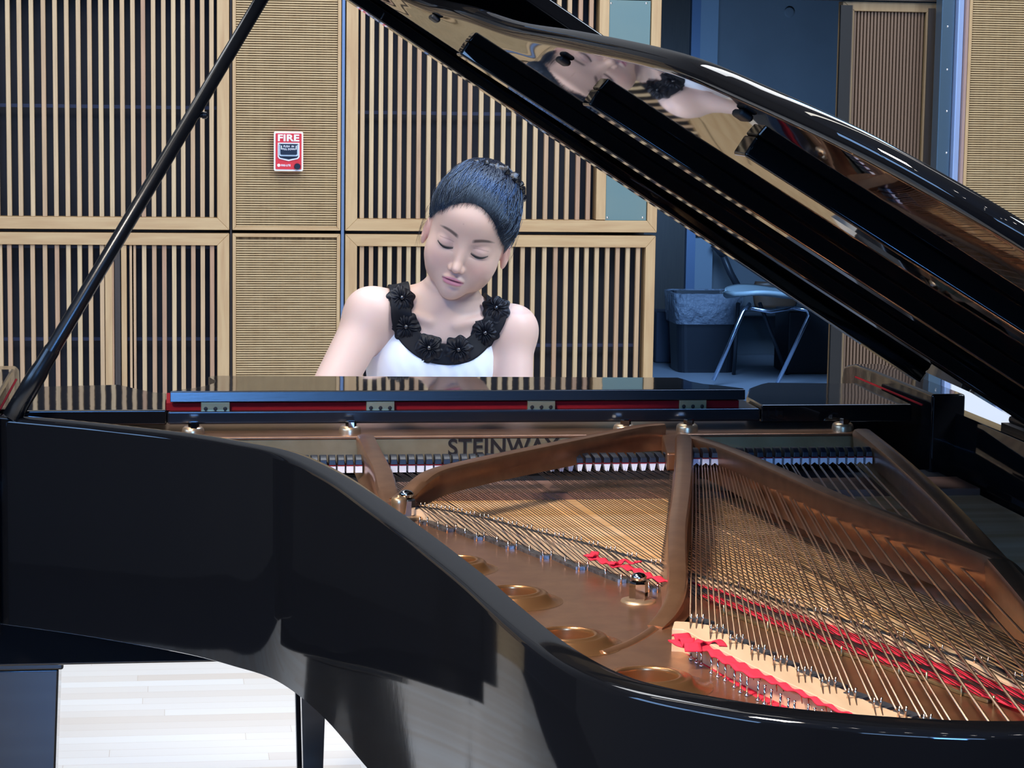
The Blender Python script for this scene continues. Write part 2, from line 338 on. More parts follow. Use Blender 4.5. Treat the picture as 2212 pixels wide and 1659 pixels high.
def teal(t):
    a, b = wx(1285, 468), wx(1400, 468)
    MB().box(a, wx(1306, 468), WY-.02, WY+.05, JZ+.05, TOPZ-.04).build('inner_stile', 'oak', t, bevel=.0015, seg=1)
    MB().box(wx(1304.5, 468), wx(1394, 468), WY-.016, WY-.008, wz(1350, 476), wz(1350, 1)).box(wx(1304.5, 468), wx(1394, 468), WY-.004, WY+.05, wz(1350, 0)+.004, TOPZ-.05).build('cover_plate', 'teal', t, bevel=.001)
    for px, py in ((1312, 470), (1388, 470), (1320, 7), (1396, 7)):
        p = PY(px, py, WY-.016); MB().lathe(p, [(.0001, .003), (.003, .0025), (.0045, 0)], 12, (1, 0, 0), (0, 0, 1), (0, -1, 0)).build('screw', 'chrome', t, smooth=True)
slat_panel('slatted oak panel with a grey green plate, behind the head of the pianist', xm0, xm1, JZ+.006, TOPZ, um, [1.430], extra=teal, wr=.036)
lmp = [p for p in ump if p < 1260]
lm = [wx(p, 560) for p in [781, 801, 821, 841, 862, 882, 903, 926, 948, 970, 992, 1013, 1036, 1058, 1080, 1103, 1128, 1151, 1175, 1199, 1222, 1245, 1266, 1288, 1311, 1333, 1355, 1377]]
slat_panel('short slatted oak panel behind the shoulders of the pianist', xm0, wx(1413, 560), .28, JZ-.006, lm, [.600], wr=.036)
# ribbed tan panels
def ribbed(label, x0, x1, z0, z1, bw=.012, pitch=.00825):
    t = thing('ribbed_wall_panel', ((x0+x1)/2, WY, z0), label, 'wall panel', 'ribbed tan wall panels')
    mv, mh = MB(), MB(); frame(mv, mh, x0, x1, z0, z1, bw, WY-.016, WY+.03)
    mv.build('stile', 'oak', t, bevel=.001, seg=1); mh.build('rail', 'oak_h', t, bevel=.001, seg=1)
    s = MB(); z = z0+bw
    while z < z1-bw-pitch:
        s.box(x0+bw, x1-bw, WY-.010, WY+.004, z, z+pitch*.62, .5); z += pitch
    s.build('ribs', 'rib', t, bevel=.0012, seg=1)
    MB().box(x0+bw*.5, x1-bw*.5, WY-.003, WY+.02, z0+.004, z1-.004).build('backing', 'rib_dark', t)
    return t
xr0, xr1 = wx(502, 500), wx(734.5, 500)
ribbed('upper ribbed tan panel carrying the red fire alarm', xr0, xr1, JZ+.006, TOPZ)
ribbed('lower ribbed tan panel under the one with the fire alarm', xr0, xr1, .28, JZ-.006)
xe0 = wx(2078, 380)
ribbed('ribbed tan panel right of the bright steel post', xe0, 4.6, .64, TOPZ)
tag(MB().box(xe0-.014, 4.6, WY-.012, WY+.02, 0, .635).build('reflection_board', 'paint_white', None), 'white board standing in for the floor reflection, under the ribbed panel at right', 'reflection board')  # white board put in where the bright floor is mirrored
tag(MB().box(-3.0, xm1, WY-.02, WY-.0145+.0, 0, .275).build('plinth', 'oak_h', None), 'oak plinth along the foot of the slatted wall', 'plinth')
tag(MB().box(wx(736.3, 500), wx(742.5, 500), WY-.0135, WY+.03, 0, TOPZ).build('steel_strip', 'bluesteel', None), 'thin blue grey steel strip right of the ribbed panels', 'steel strip')
struct('shade_strip', MB().box(wx(497, 500), wx(501, 500), WY+.0, WY+.03, 0, TOPZ), 'brownveneer')  # dark strip painted in for the shade beside the ribbed panels
struct('trim_2', MB().box(-7, 1.71, WY-.03, WY+.05, TOPZ+.002, TOPZ+.05), 'oak_h')
# opening right of the panels
BX = lambda px, Y=13.1: PY(px, 520, Y)[0]
tag(MB().box(BX(1370), BX(1479.5), 13.1, 13.28, 0, 4).build('brown_board', 'brownveneer', None), 'dark brown upright board behind the blue box, left in the doorway', 'board')
tag(MB().box(BX(1480), BX(1499), 13.06, 13.12, 0, 4).build('steel_strip', 'bluesteel', None), 'blue steel strip between the brown board and the pale boards', 'steel strip')
pl = thing('wall_boarding', (BX(1520), 13.1, 0), 'pale blue painted boards behind the waste bin', 'boarding')
zj = PY(1520, 510, 13.1)[2]
MB().box(BX(1500), BX(1540), 13.1, 13.2, 0, zj-.012).build('lower_board', 'paint_grey', pl); MB().box(BX(1500), BX(1540), 13.1, 13.2, zj+.012, 4).build('upper_board', 'paint_grey', pl)
p = PY(1705, 27, 13.28)
tag(MB().lathe(p, [(.001, .004), (.02, .004), (.026, .003), (.03, 0)], 24, (1, 0, 0), (0, 0, 1), (0, -1, 0)).build('round_cover', 'concrete', None, smooth=True), 'small round cover plate high on the grey wall', 'cover plate')
# door leaf of vertical slats
dr = thing('door_1', (2.6, 8.45, 0), None, None); dr['kind'] = 'structure'
DY = 8.42
dx = lambda px, y=300: PY(px, y, DY)[0]
dzt = PY(1900, 4, DY)[2]
mv, mh = MB(), MB(); frame(mv, mh, dx(1812), dx(2032), .0, dzt, .05, DY, DY+.06, wl=.045, wr=.072, wt=.035)
mv.build('door_stile', 'oak_dark', dr, bevel=.002); mh.build('door_rail', 'oak_dark', dr, bevel=.002)
s = MB(); x = dx(1812)+.048
while x < dx(2032)-.076:
    s.box(x, x+.0085, DY+.012, DY+.04, .04, dzt-.03, random.random()); x += .0129
s.build('door_slats', 'doorslat', dr, bevel=.001, seg=1)
MB().box(dx(1812)+.02, dx(2032)-.02, DY+.042, DY+.055, .02, dzt-.02).build('door_backing', 'brownveneer', dr)
MB().box(dx(1805), dx(1829), DY-.018, DY-.001, .0, dzt-.015).build('door_edge_strip', 'rubber', dr)
MB().box(dx(1828), dx(1830), DY-.02, DY-.001, .0, dzt-.015).build('door_metal_trim', 'brownveneer', dr)
MB().box(dx(1995), dx(2010), DY-.006, DY, .0, dzt-.02).build('door_groove', 'brownveneer', dr)
struct('trim_3', MB().box(1.83, 2.86, DY-.02, DY+.08, dzt+.004, dzt+.4), 'brownveneer')
# blue steel post
sp = thing('steel_post', (2.8, WY, 0), 'dark blue steel post with screws and a bright edge, right of the slatted door', 'post')
MB().box(wx(2034, 200), wx(2063, 200), WY+.03, WY+.1, 0, 3.2).build('post_body', mat('dark_blue_steel', (.07, .12, .17), .35, .4), sp, bevel=.004)
MB().box(wx(2064, 200), wx(2077, 200), WY+.0, WY+.05, 0, 3.2).build('bright_edge', mat('bright_blue_steel', (.42, .55, .85), .3, .5), sp, bevel=.004)
for py in (57, 150, 240, 330):
    q = PY(2048-py*.01, py, WY+.03); MB().lathe(q, [(.0001, .003), (.003, .0025), (.0045, 0)], 10, (1, 0, 0), (0, 0, 1), (0, -1, 0)).build('screw', 'chrome', sp, smooth=True)
tag(MB().box(xe0-.013, xe0-.002, WY-.016, WY+.03, .64, TOPZ).build('edge_trim', mat('pinkish_wood_edge', (.35, .23, .2), .5), None), 'narrow pinkish wood trim beside the steel post', 'trim')

# ---- fire alarm
FY = WY-.016
fa = thing('fire_alarm_pull', tuple(PY(622, 370, FY)), 'red and white fire alarm pull station on the ribbed panel', 'fire alarm')
def rr(x0, x1, z0, z1, r, y0, y1, seg=6):
    pts = []
    for cx, cz, a in ((x1-r, z1-r, 0), (x0+r, z1-r, 90), (x0+r, z0+r, 180), (x1-r, z0+r, 270)):
        for k in range(seg+1): q = math.radians(a+90*k/seg); pts.append((cx+r*math.cos(q), cz+r*math.sin(q)))
    n = len(pts); V = [(x, y0, z) for x, z in pts]+[(x, y1, z) for x, z in pts]
    return V, [tuple(range(n)), tuple(range(2*n-1, n-1, -1))]+[(i, i+n, (i+1) % n+n, (i+1) % n) for i in range(n)]
M['alarm_red'] = mat('alarm_red', (.62, .03, .035), .35); M['alarm_white'] = mat('alarm_white', (.82, .82, .88), .35); M['alarm_black'] = mat('alarm_black', (.01, .015, .03), .3)
ax0, ax1 = PY(591, 330, FY)[0], PY(654, 330, FY)[0]; az0, az1 = PY(622, 369, FY)[2], PY(622, 284, FY)[2]
aw, ah = ax1-ax0, az1-az0
def alarm_box(name, u0, u1, v0, v1, r, d0, d1, m):
    V, F = rr(ax0+aw*u0, ax0+aw*u1, az0+ah*v0, az0+ah*v1, r, FY-d1, FY-d0); b = MB(); b.add(V, F); return b.build(name, m, fa)
alarm_box('back_box', .02, .98, .01, .98, .004, -.004, .018, 'alarm_red')
alarm_box('white_border', 0, 1, 0, 1, .006, .018, .026, 'alarm_white')
alarm_box('face_plate', .055, .945, .045, .955, .003, .026, .028, 'alarm_red')
poly = [(.13, .72), (.87, .72), (.87, .36), (.82, .31), (.5, .255), (.18, .31), (.13, .36)]
def alarm_poly(name, pl_, d0, d1, m):
    n = len(pl_); V = [(ax0+aw*u, FY-d1, az0+ah*v) for u, v in pl_]+[(ax0+aw*u, FY-d0, az0+ah*v) for u, v in pl_]
    b = MB(); b.add(V, [tuple(range(n)), tuple(range(2*n-1, n-1, -1))]+[(i, i+n, (i+1) % n+n, (i+1) % n) for i in range(n)]); return b.build(name, m, fa)
alarm_poly('handle_surround', poly, .027, .031, 'alarm_white')
alarm_poly('recess', [(.17, .69), (.83, .69), (.83, .38), (.79, .34), (.5, .295), (.21, .34), (.17, .38)], .030, .0325, 'alarm_black')
alarm_poly('handle_rim', [(.18, .67), (.82, .67), (.82, .40), (.78, .38), (.22, .38), (.18, .40)], .032, .038, mat('alarm_pale_blue', (.55, .68, .8), .3))
alarm_poly('pull_handle', [(.215, .69), (.785, .69), (.785, .435), (.75, .42), (.25, .42), (.215, .435)], .037, .042, 'alarm_black')
text_mesh('lettering', 'FIRE', ah*.175, .0012, 'alarm_white', fa, (ax0+aw*.135, FY-.0288, az0+ah*.755), width=aw*.73, offset=.035)
text_mesh('lettering', 'PUSH  IN', ah*.05, .0008, 'alarm_white', fa, (ax0+aw*.32, FY-.0425, az0+ah*.605), width=aw*.36, offset=.02)
text_mesh('lettering', 'PULL DOWN', ah*.05, .0008, 'alarm_white', fa, (ax0+aw*.285, FY-.0425, az0+ah*.535), width=aw*.43, offset=.02)
alarm_box('arrow_mark', .235, .265, .55, .65, .0005, .042, .0432, 'alarm_white'); alarm_box('arrow_mark', .735, .765, .55, .65, .0005, .042, .0432, 'alarm_white')
MB().lathe((ax0+aw*.165, FY-.028, az0+ah*.145), [(.0001, .001), (.005, .001), (.0055, 0)], 20, (1, 0, 0), (0, 0, 1), (0, -1, 0)).build('round_emblem', 'alarm_white', fa)
text_mesh('lettering', 'FIRE-LITE', ah*.05, .0008, 'alarm_white', fa, (ax0+aw*.24, FY-.0288, az0+ah*.12), width=aw*.33, offset=.03, )
MB().lathe((ax0+aw*.80, FY-.027, az0+ah*.12), [(.0001, .010), (.009, .010), (.0105, .008), (.0115, 0)], 28, (1, 0, 0), (0, 0, 1), (0, -1, 0)).build('key_lock', 'alarm_black', fa, smooth=False)

# ---- backstage: waste bin, shell chair, second chair, black case
bx0, bx1 = PY(1452, 800, 12.5)[0], PY(1580, 800, 12.5)[0]; bc = ((bx0+bx1)/2, 12.5); btz = PY(1520, 632, 12.5)[2]
bn = thing('waste_bin', (bc[0], bc[1], 0), 'black waste bin with a clear plastic liner behind the doorway', 'waste bin')
hw = (bx1-bx0)/2
def tub(z, k, r=.05, dy=.12, n=6):
    pts = []
    for sx, sy, a in ((1, 1, 0), (-1, 1, 90), (-1, -1, 180), (1, -1, 270)):
        for i in range(n): q = math.radians(a+90*i/(n-1)); pts.append((bc[0]+sx*(k-r)+r*math.cos(q), bc[1]+sy*(dy-r)+r*math.sin(q), z))
    return pts
def loft(rings, close0=True, close1=True):
    b = MB(); n = len(rings[0]); V = [p for r in rings for p in r]
    F = [(i*n+k, i*n+(k+1) % n, (i+1)*n+(k+1) % n, (i+1)*n+k) for i in range(len(rings)-1) for k in range(n)]
    if close0: F.append(tuple(range(n))[::-1])
    if close1: F.append(tuple((len(rings)-1)*n+k for k in range(n)))
    b.add(V, F); return b
loft([tub(0, hw*.93), tub(.02, hw*.95), tub(btz-.02, hw*1.06, dy=.15), tub(btz, hw*1.12, dy=.155), tub(btz, hw*1.03, dy=.14), tub(.03, hw*.9, dy=.1)], True, True).build('bin_body', mat('black_bin_plastic', (.012, .014, .02), .45), bn, smooth=False)
M['liner'] = mat('crumpled_liner', (.30, .34, .42), .25, alpha=.45, bump=((28, 28, 28), 1.0, .03))
loft([tub(.27, hw*1.09, dy=.16), tub(.33, hw*1.13, dy=.17), tub(btz+.004, hw*1.17, dy=.17), tub(btz+.008, hw*1.10, dy=.15), tub(btz-.08, hw*.99, dy=.13)], False, False).build('bin_liner', 'liner', bn, smooth=True)
tag(MB().box(PY(1412, 785, 12.9)[0], PY(1448, 785, 12.9)[0], 12.85, 13.04, 0, PY(1430, 672, 12.9)[2]).build('storage_box', mat('dark_blue_box', (.05, .06, .09), .6), None, bevel=.01), 'dark blue box at the left side of the waste bin', 'box')
tag(MB().box(PY(1700, 820, 12.3)[0], PY(1796, 820, 12.3)[0], 12.3, 12.6, 0, PY(1740, 672, 12.3)[2]).build('equipment_case', mat('black_case', (.012, .013, .018), .5), None, bevel=.01), 'black case standing right behind the shell chair', 'case')
M['shell'] = mat('pale_shell_plastic', (.24, .29, .31), .45); M['tubemetal'] = mat('bright_tube', (.55, .62, .75), .25, 1.)
CY = 12.0
cP = lambda px, py, Y=CY: PY(px, py, Y)
ch = thing('shell_chair', tuple(cP(1640, 827)), 'pale moulded chair with splayed metal legs beside the waste bin', 'chair')
sx0, sx1 = cP(1569, 640)[0], cP(1742, 640)[0]
V = []; F = []; nu, nv = 20, 12
for j in range(nv+1):
    v = j/nv*2-1
    for i in range(nu+1):
        u = i/nu; x = sx0+(sx1-sx0)*u
        z = cP(1600, 633)[2]+.012*math.sin(u*5)-.025*max(0, .25-u)*4*.3+.10*max(0, u-.72)**1.5*3+.02*v*v
        V.append((x, CY+.22*v*math.sqrt(max(0, 1-abs(2*u-1)**4))*.98, z))
for j in range(nv):
    for i in range(nu): a = j*(nu+1)+i; F.append((a, a+1, a+nu+2, a+nu+1))
o = link_mesh('seat_shell', V, F, 'shell', ch, smooth=True); md = o.modifiers.new('t', 'SOLIDIFY'); md.thickness = .022
zs = cP(1620, 655)[2]-.012
MB().tube([cP(1608, 640)+np.array((0, -.12, -.03)), (cP(1590, 660)[0], CY-.16, zs-.02)]+[cP(1541, 822, CY-.2)], .011, 10).build('leg', 'tubemetal', ch, smooth=True)
MB().tube([(cP(1700, 660)[0], CY-.14, zs), (cP(1727, 664)[0], CY-.16, zs-.01), (cP(1730, 672)[0], CY-.165, zs-.04), cP(1678, 830, CY-.2)], .011, 10).build('leg', 'tubemetal', ch, smooth=True)
MB().tube([(cP(1608, 650)[0], CY-.15, zs), (cP(1650, 664)[0], CY-.14, zs-.02), (cP(1700, 662)[0], CY-.14, zs)], .010, 10).build('seat_rail', 'tubemetal', ch, smooth=True)
MB().tube([(cP(1655, 660)[0], CY+.14, zs), tuple(cP(1700, 808, CY+.28))], .011, 10).build('leg', 'graphite', ch, smooth=True)
MB().tube([(cP(1608, 660)[0], CY+.14, zs), tuple(cP(1585, 808, CY+.28))], .011, 10).build('leg', 'graphite', ch, smooth=True)
c2 = thing('wooden_chair', tuple(cP(1600, 800, 12.98)), 'dark chair with a brown curved back, mostly hidden behind the pale chair', 'chair')
MB().tube([cP(1556, 538, 12.98), cP(1578, 590, 12.98), cP(1606, 640, 12.98)], .020, 10).build('back_post', 'graphite', c2, smooth=True)
MB().tube([cP(1545, 525, 12.98), cP(1566, 550, 12.98)], [.035, .03], 10).build('back_top', 'graphite', c2, smooth=True)
V = []; F = []
for j in range(9):
    for i in range(13):
        a = (i/12-.5)*2.2; q = cP(1672, 655-j*7, 13.0); V.append((q[0]+.15*math.sin(a)*(1-.05*(j-4)**2*.12), 13.0-.08*math.cos(a), q[2]-.02))
for j in range(8):
    for i in range(12): a = j*13+i; F.append((a, a+1, a+14, a+13))
o = link_mesh('curved_back', V, F, mat('brown_plywood', (.12, .07, .045), .4), c2, smooth=True); o.modifiers.new('t', 'SOLIDIFY').thickness = .015
q = cP(1640, 668, 12.98)
MB().box(q[0]-.18, q[0]+.2, 12.85, 13.2, q[2]-.03, q[2]).build('seat', 'graphite', c2, bevel=.01)
for sx in (-.16, .18):
    for sy in (-.13, .17): MB().tube([(q[0]+sx, 13.02+sy, q[2]-.02), (q[0]+sx*1.1, 13.02+sy*1.1, 0)], .011, 8).build('leg', 'graphite', c2, smooth=True)
exec_parts = True
# ================================================================== THE PIANO
GP = thing('grand_piano', (.5, 3.2, 0), 'black concert grand piano with raised lid, strings and bronze plate showing', 'grand piano')
RT, RB = 1.0, .675
outer = [(-.30, 4.02), (-.300, 3.80), (-.268, 3.59), (-.160, 3.517), (-.078, 3.452), (.013, 3.373), (.078, 3.295), (.140, 3.199), (.190, 3.015), (.226, 2.795), (.251, 2.635), (.275, 2.463), (.291, 2.337), (.303, 2.218), (.319, 2.084), (.334, 2.002), (.352, 1.94), (.376, 1.893), (.416, 1.847), (.483, 1.795), (.58, 1.752), (.673, 1.733), (.80, 1.735), (.95, 1.77), (1.09, 1.85), (1.20, 1.97), (1.265, 2.13), (1.28, 2.35), (1.28, 2.8), (1.28, 3.4), (1.28, 4.02)]
OC = [p[:2] for p in spline([(a, b, 0) for a, b in outer[2:28]], 8)]
OC = [np.array((-.335, 4.02)), np.array((-.335, 3.67)), np.array((-.325, 3.635)), np.array((-.305, 3.612))]+OC+[np.array((1.28, 2.8)), np.array((1.28, 3.4)), np.array((1.28, 4.02))]
def offset(P, d):
    out = []
    for i, p in enumerate(P):
        t = np.array(P[min(i+1, len(P)-1)])-np.array(P[max(i-1, 0)]); t = t/np.linalg.norm(t); out.append(np.array(p)+np.array((-t[1], t[0]))*d)
    return out
IC = offset(OC, .034)                      # direction of travel: interior lies to the left of the path here
def cornerfix(P):
    return P
b = MB(); n = len(OC); V = []
prof = lambda o_, i_: [(o_, RB), (o_, RT-.007)]
IN2 = offset(OC, .007)
for i in range(n):
    V += [(*OC[i], RB+.003), (*OC[i], RT-.008), (*(OC[i]*.7+IN2[i]*.3), RT-.0025), (*IN2[i], RT), (*(IC[i]*.93+OC[i]*.07), RT), (*IC[i], RT-.003), (*IC[i], RB), (*IN2[i], RB)]
m_ = 8
F = [(i*m_+k, i*m_+(k+1) % m_, (i+1)*m_+(k+1) % m_, (i+1)*m_+k) for i in range(n-1) for k in range(m_)]+[tuple(range(m_))[::-1], tuple((n-1)*m_+k for k in range(m_))]
b.add(V, F); rim = b.build('rim', 'ebony', GP)
rim.data.polygons.foreach_set('use_smooth', [True]*len(rim.data.polygons))
rim.modifiers.new('es', 'EDGE_SPLIT').split_angle = math.radians(50)
# inner rim ledge
b = MB(); I2 = offset(OC, .062)
b.sweep([(*p, 0) for p in offset(OC, .048)[2:-3]], [(-.013, .70), (-.013, .918), (.015, .918), (.015, .70)]); b.build('inner_rim', 'ebony', GP)
# underside: braces and key bed
MB().box(-.295, 1.275, 3.63, 4.05, .60, .672).build('key_bed', 'ebony', GP, bevel=.004)
MB().box(.10, 1.24, 3.38, 3.44, .68, .88).build('belly_beam', 'ebony', GP)
MB().tube([(.26, 3.1, .735), (.9, 1.9, .735)], .035, 6).build('brace', 'ebony', GP); MB().tube([(1.1, 3.3, .72), (.8, 1.85, .72)], .035, 6).build('brace', 'ebony', GP)
# a piano leg: square collar, tapered post, brass caster
def leg(x, y):
    c = .066
    lg = MB().box(x-c-.004, x+c+.004, y-c-.004, y+c+.004, .53, .60)
    lg.add([(x+sx*w, y+sy*w, z) for z, w in ((.53, c-.004), (.16, .046)) for sx, sy in ((-1, -1), (1, -1), (1, 1), (-1, 1))], [(0, 1, 2, 3), (7, 6, 5, 4), (0, 4, 5, 1), (1, 5, 6, 2), (2, 6, 7, 3), (3, 7, 4, 0)])
    L = lg.build('leg', 'ebony', GP, bevel=.004)
    MB().lathe((x, y, 0), [(.03, .16), (.03, .12), (.02, .11), (.02, .085)], 20, close=True).build('caster_cup', 'brass', L)
    MB().lathe((x, y, .045), [(.045, -.012), (.045, .012)], 24, (0, 1, 0), (0, 0, 1), (1, 0, 0), close=True).build('caster_wheel', 'brass', L)
    return L
leg(-.258, 3.95); leg(1.2, 3.95)
def tail_leg(x, y):
    c = .066
    lg = MB().box(x-c, x+c, y-c, y+c, .53, .70)
    lg.add([(x+sx*w, y+sy*w, z) for z, w in ((.53, c-.006), (.16, .046)) for sx, sy in ((-1, -1), (1, -1), (1, 1), (-1, 1))], [(0, 1, 2, 3), (7, 6, 5, 4), (0, 4, 5, 1), (1, 5, 6, 2), (2, 6, 7, 3), (3, 7, 4, 0)])
    L = lg.build('leg', 'ebony', GP, bevel=.004)
    MB().lathe((x, y, 0), [(.03, .16), (.03, .085)], 20, close=True).build('caster_cup', 'brass', L)
    MB().lathe((x, y, .045), [(.045, -.012), (.045, .012)], 24, (0, 1, 0), (0, 0, 1), (1, 0, 0), close=True).build('caster_wheel', 'brass', L)
tail_leg(.83, 2.1)
ly = MB().box(.33, .37, 3.72, 3.76, .12, .60).box(.63, .67, 3.72, 3.76, .12, .60).box(.31, .69, 3.68, 3.80, .08, .14).build('pedal_lyre', 'ebony', GP, bevel=.004)
for x in (.42, .5, .58): MB().box(x-.012, x+.012, 3.76, 3.92, .085, .10).build('pedal', 'brass', ly, bevel=.004)
# arms (cheeks)
def arm(xa, xb):
    prof_ = [(3.575, .98), (3.575, 1.031), (3.90, 1.031), (4.02, 1.028), (4.075, 1.018), (4.09, .995), (4.075, .93), (4.07, .80), (4.05, .66), (3.575, .66)]
    V = [(xa, y, z) for y, z in prof_]+[(xb, y, z) for y, z in prof_]; k = len(prof_)
    bb = MB(); bb.add(V, [tuple(range(k)), tuple(range(2*k-1, k-1, -1))]+[(i, i+k, (i+1) % k+k, (i+1) % k) for i in range(k)])
    return bb.build('arm', 'ebony_top', GP, bevel=.005)
arm(1.205, 1.262); arm(-.330, -.268)
MB().box(1.2035, 1.2055, 3.62, 4.0, 1.006, 1.0085).build('arm_felt', 'dark_red_felt', GP); MB().box(-.2685, -.2665, 3.62, 4.0, 1.006, 1.0085).build('arm_felt', 'dark_red_felt', GP)
# music shelf: wide side shelves, lower middle ledge
def plan(name, pts, z0, z1, m, bev=.003, par=GP): return MB().prism(pts, z0, z1).build(name, m, par, bevel=bev)
SF, SBk = 3.612, 3.90
q = lambda px, py, z=1.006: tuple(PZ(px, py, z)[:2])
lshelf = [(-.258, SF), (q(360, 885)[0], SF), (q(359, 884)[0], q(357, 850)[1]), q(340, 849), q(318, 845), q(290, 839), q(262, 832.5), q(250, 832), (-.258, SBk)]
plan('side_shelf', lshelf, .983, 1.007, 'ebony_top')
rshelf = [(q(1645, 880)[0], SF), (1.185, SF), (1.195, SBk-.02), (q(1655, 831)[0], SBk), (q(1640, 834)[0], SBk-.02), q(1618, 843), (q(1612, 862)[0], q(1612, 862)[1])]
plan('side_shelf', rshelf, .981, 1.010, 'ebony_top')
plan('middle_ledge', [(q(361, 882)[0], SF), (q(1644, 880)[0], SF), (q(1612, 862)[0], 3.72), (q(361, 884)[0], 3.72)], .984, 1.004, 'desk_edge', .004)
MB().box(q(361, 882)[0]-.001, q(1600, 880)[0], SF+.014, 3.75, 1.004, 1.0155).build('shelf_felt', 'dark_red_felt', GP)
a0, a1 = PZ(367, 846, 1.034), PZ(1611, 842, 1.034)
dpts = [(a0[0], 3.618), (a1[0], 3.618), (a1[0], 3.64)]
fz = 1.034
dpts += [tuple(PZ(px, py, fz)[:2]) for px, py in ((1600, 838), (1560, 833), (1520, 829), (1492, 824), (1477, 819), (1464, 815.5))]
dpts += [tuple(PZ(px, py, fz)[:2]) for px, py in ((462, 811.5), (450, 814), (456, 818), (464, 822), (462, 827), (445, 833), (415, 838.5), (375, 843))]
md_ = plan('music_desk', dpts, 1.0175, 1.034, 'desk_edge', .003)
for v_ in md_.data.vertices:                       # the near edge leans back a little
    if v_.co.z+origin_of(GP)[2] > 1.03 and v_.co.y+origin_of(GP)[1] < 3.63: v_.co.y += .0024
MB().prism([(p_[0]*.997+.0015, p_[1]-.004 if p_[1] > 3.63 else p_[1]+.0065) for p_ in dpts], 1.0335, 1.0344).build('desk_top_veneer', 'ebony_top', GP)
for px in (465, 821, 1170, 1500):
    c = PZ(px, 873, 1.012)[0]; h = MB().box(c-.0225, c+.0225, SF+.008, SF+.016, 1.003, 1.0175)
    H = h.build('desk_hinge', 'brass', GP, bevel=.001)
    for k in (-.015, 0, .015): MB().lathe((c+k, SF+.008, 1.007), [(.0001, .0008), (.003, .0006), (.0033, 0)], 10, (1, 0, 0), (0, 0, 1), (0, -1, 0)).build('screw', 'bell', H)
# fallboard, key slip, keys
MB().box(-.268, 1.205, 3.86, 3.885, .74, .975).build('fallboard', 'ebony', GP, bevel=.003)
MB().box(-.30, 1.26, 4.06, 4.09, .64, .725).build('key_slip', 'ebony', GP, bevel=.003)
kx0, kw = -.145, .0235
K = None
for i in range(52):
    x = kx0+i*kw
    if K is None: K = MB().box(x, x+kw-.0008, 3.89, 4.045, .715, .74).build('white_key', 'ivory', GP, org=None); k0 = x
    else:
        c = K.copy(); COL.objects.link(c); c.location = (x-k0, 0, 0)
BK = None
for i in range(51):
    if (i % 7) in (1, 4): continue
    x = kx0+(i+1)*kw-.005
    if BK is None: BK = MB().box(x, x+.01, 3.89, 3.985, .74, .751).build('black_key', 'blackkey', GP, bevel=.001); b0 = x
    else: c = BK.copy(); COL.objects.link(c); c.location = (x-b0, 0, 0)

# ---- lid: underside plane through LB, going down towards the hinge at right
LB = np.array([1.177, 3.62, 1.057]); LD = np.array([-.843, 0, .538]); LD /= np.linalg.norm(LD); LN = np.cross(LD, (0, 1, 0)); LN /= np.linalg.norm(LN)
if LN[2] > 0: LN = -LN                                     # points down
def lp(s, Y, h=0): p_ = LB+LD*(s-.12)-LN*(h+.0129*(Y-2.2)); return np.array((p_[0], Y, p_[2]))   # h above the underside
XH = 1.278
lo = [(XH-p_[0]+.018*1.0, p_[1]-.012) for p_ in OC[2:-3]]
lo = [(s_, y_) for s_, y_ in lo if y_ < 3.60]
pre = [(1.60, 3.66), (1.60, 3.60)]
mid_ = [(1.14, 3.14), (1.1017, 2.896), (1.0626, 2.709), (1.033, 2.40), (.9915, 2.085), (.939, 1.944), (.877, 1.83), (.80, 1.762), (.737, 1.731), (.65, 1.712), (.48, 1.715)]
lo = [v_[:2] for v_ in spline([(a_, c_, 0) for a_, c_ in [(1.598, 3.58), (1.46, 3.53), (1.32, 3.42), (1.22, 3.32)]+mid_+[(.33, 1.75), (.19, 1.83), (.08, 1.95), (.015, 2.12)]], 6)]
outl = [(.10, 3.635), (1.598, 3.635)]+[tuple(v_) for v_ in lo]+[(.0, 2.3), (.0, 3.32), (.085, 3.40)]
def lid_plate(poly, h0, h1):
    loops = [poly]; t = tessellate_polygon([[Vector((a_, c_, 0)) for a_, c_ in poly]]); k = len(poly)
    V = [lp(a_, c_, h1) for a_, c_ in poly]+[lp(a_, c_, h0) for a_, c_ in poly]
    bb = MB(); bb.add(V, [tuple(f) for f in t]+[tuple(i+k for i in f[::-1]) for f in t]+[(i, (i+1) % k, (i+1) % k+k, i+k) for i in range(k)]); return bb
def inset(poly, d):
    P_ = [np.array(p_, float) for p_ in poly]; k = len(P_); ar = sum(P_[i][0]*P_[(i+1) % k][1]-P_[(i+1) % k][0]*P_[i][1] for i in range(k)); sg = 1 if ar > 0 else -1; out = []
    for i in range(k):
        a = P_[i]-P_[i-1]; b_ = P_[(i+1) % k]-P_[i]; a /= np.linalg.norm(a)+1e-9; b_ /= np.linalg.norm(b_)+1e-9; na = np.array((-a[1], a[0]))*sg; nb = np.array((-b_[1], b_[0]))*sg
        m_ = na+nb; m_ /= np.linalg.norm(m_)+1e-9; out.append(P_[i]+m_*d/max(.5, m_@na))
    return out
TH = .022; RG = [(.0105*(1-math.sin(PI*t_)), TH*.5-TH*.5*math.cos(PI*t_)) for t_ in np.linspace(0, 1, 13)]
rings = [[lp(*p_, h_) for p_ in inset(outl, d_)] for d_, h_ in RG]; k_ = len(outl); V = [v_ for r_ in rings for v_ in r_]
F = [(i*k_+j, i*k_+(j+1) % k_, (i+1)*k_+(j+1) % k_, (i+1)*k_+j) for i in range(len(rings)-1) for j in range(k_)]
tq = tessellate_polygon([[Vector((a_, c_, 0)) for a_, c_ in inset(outl, .0105)]]); F += [tuple(f) for f in tq]+[tuple(i+(len(rings)-1)*k_ for i in f) for f in tq]
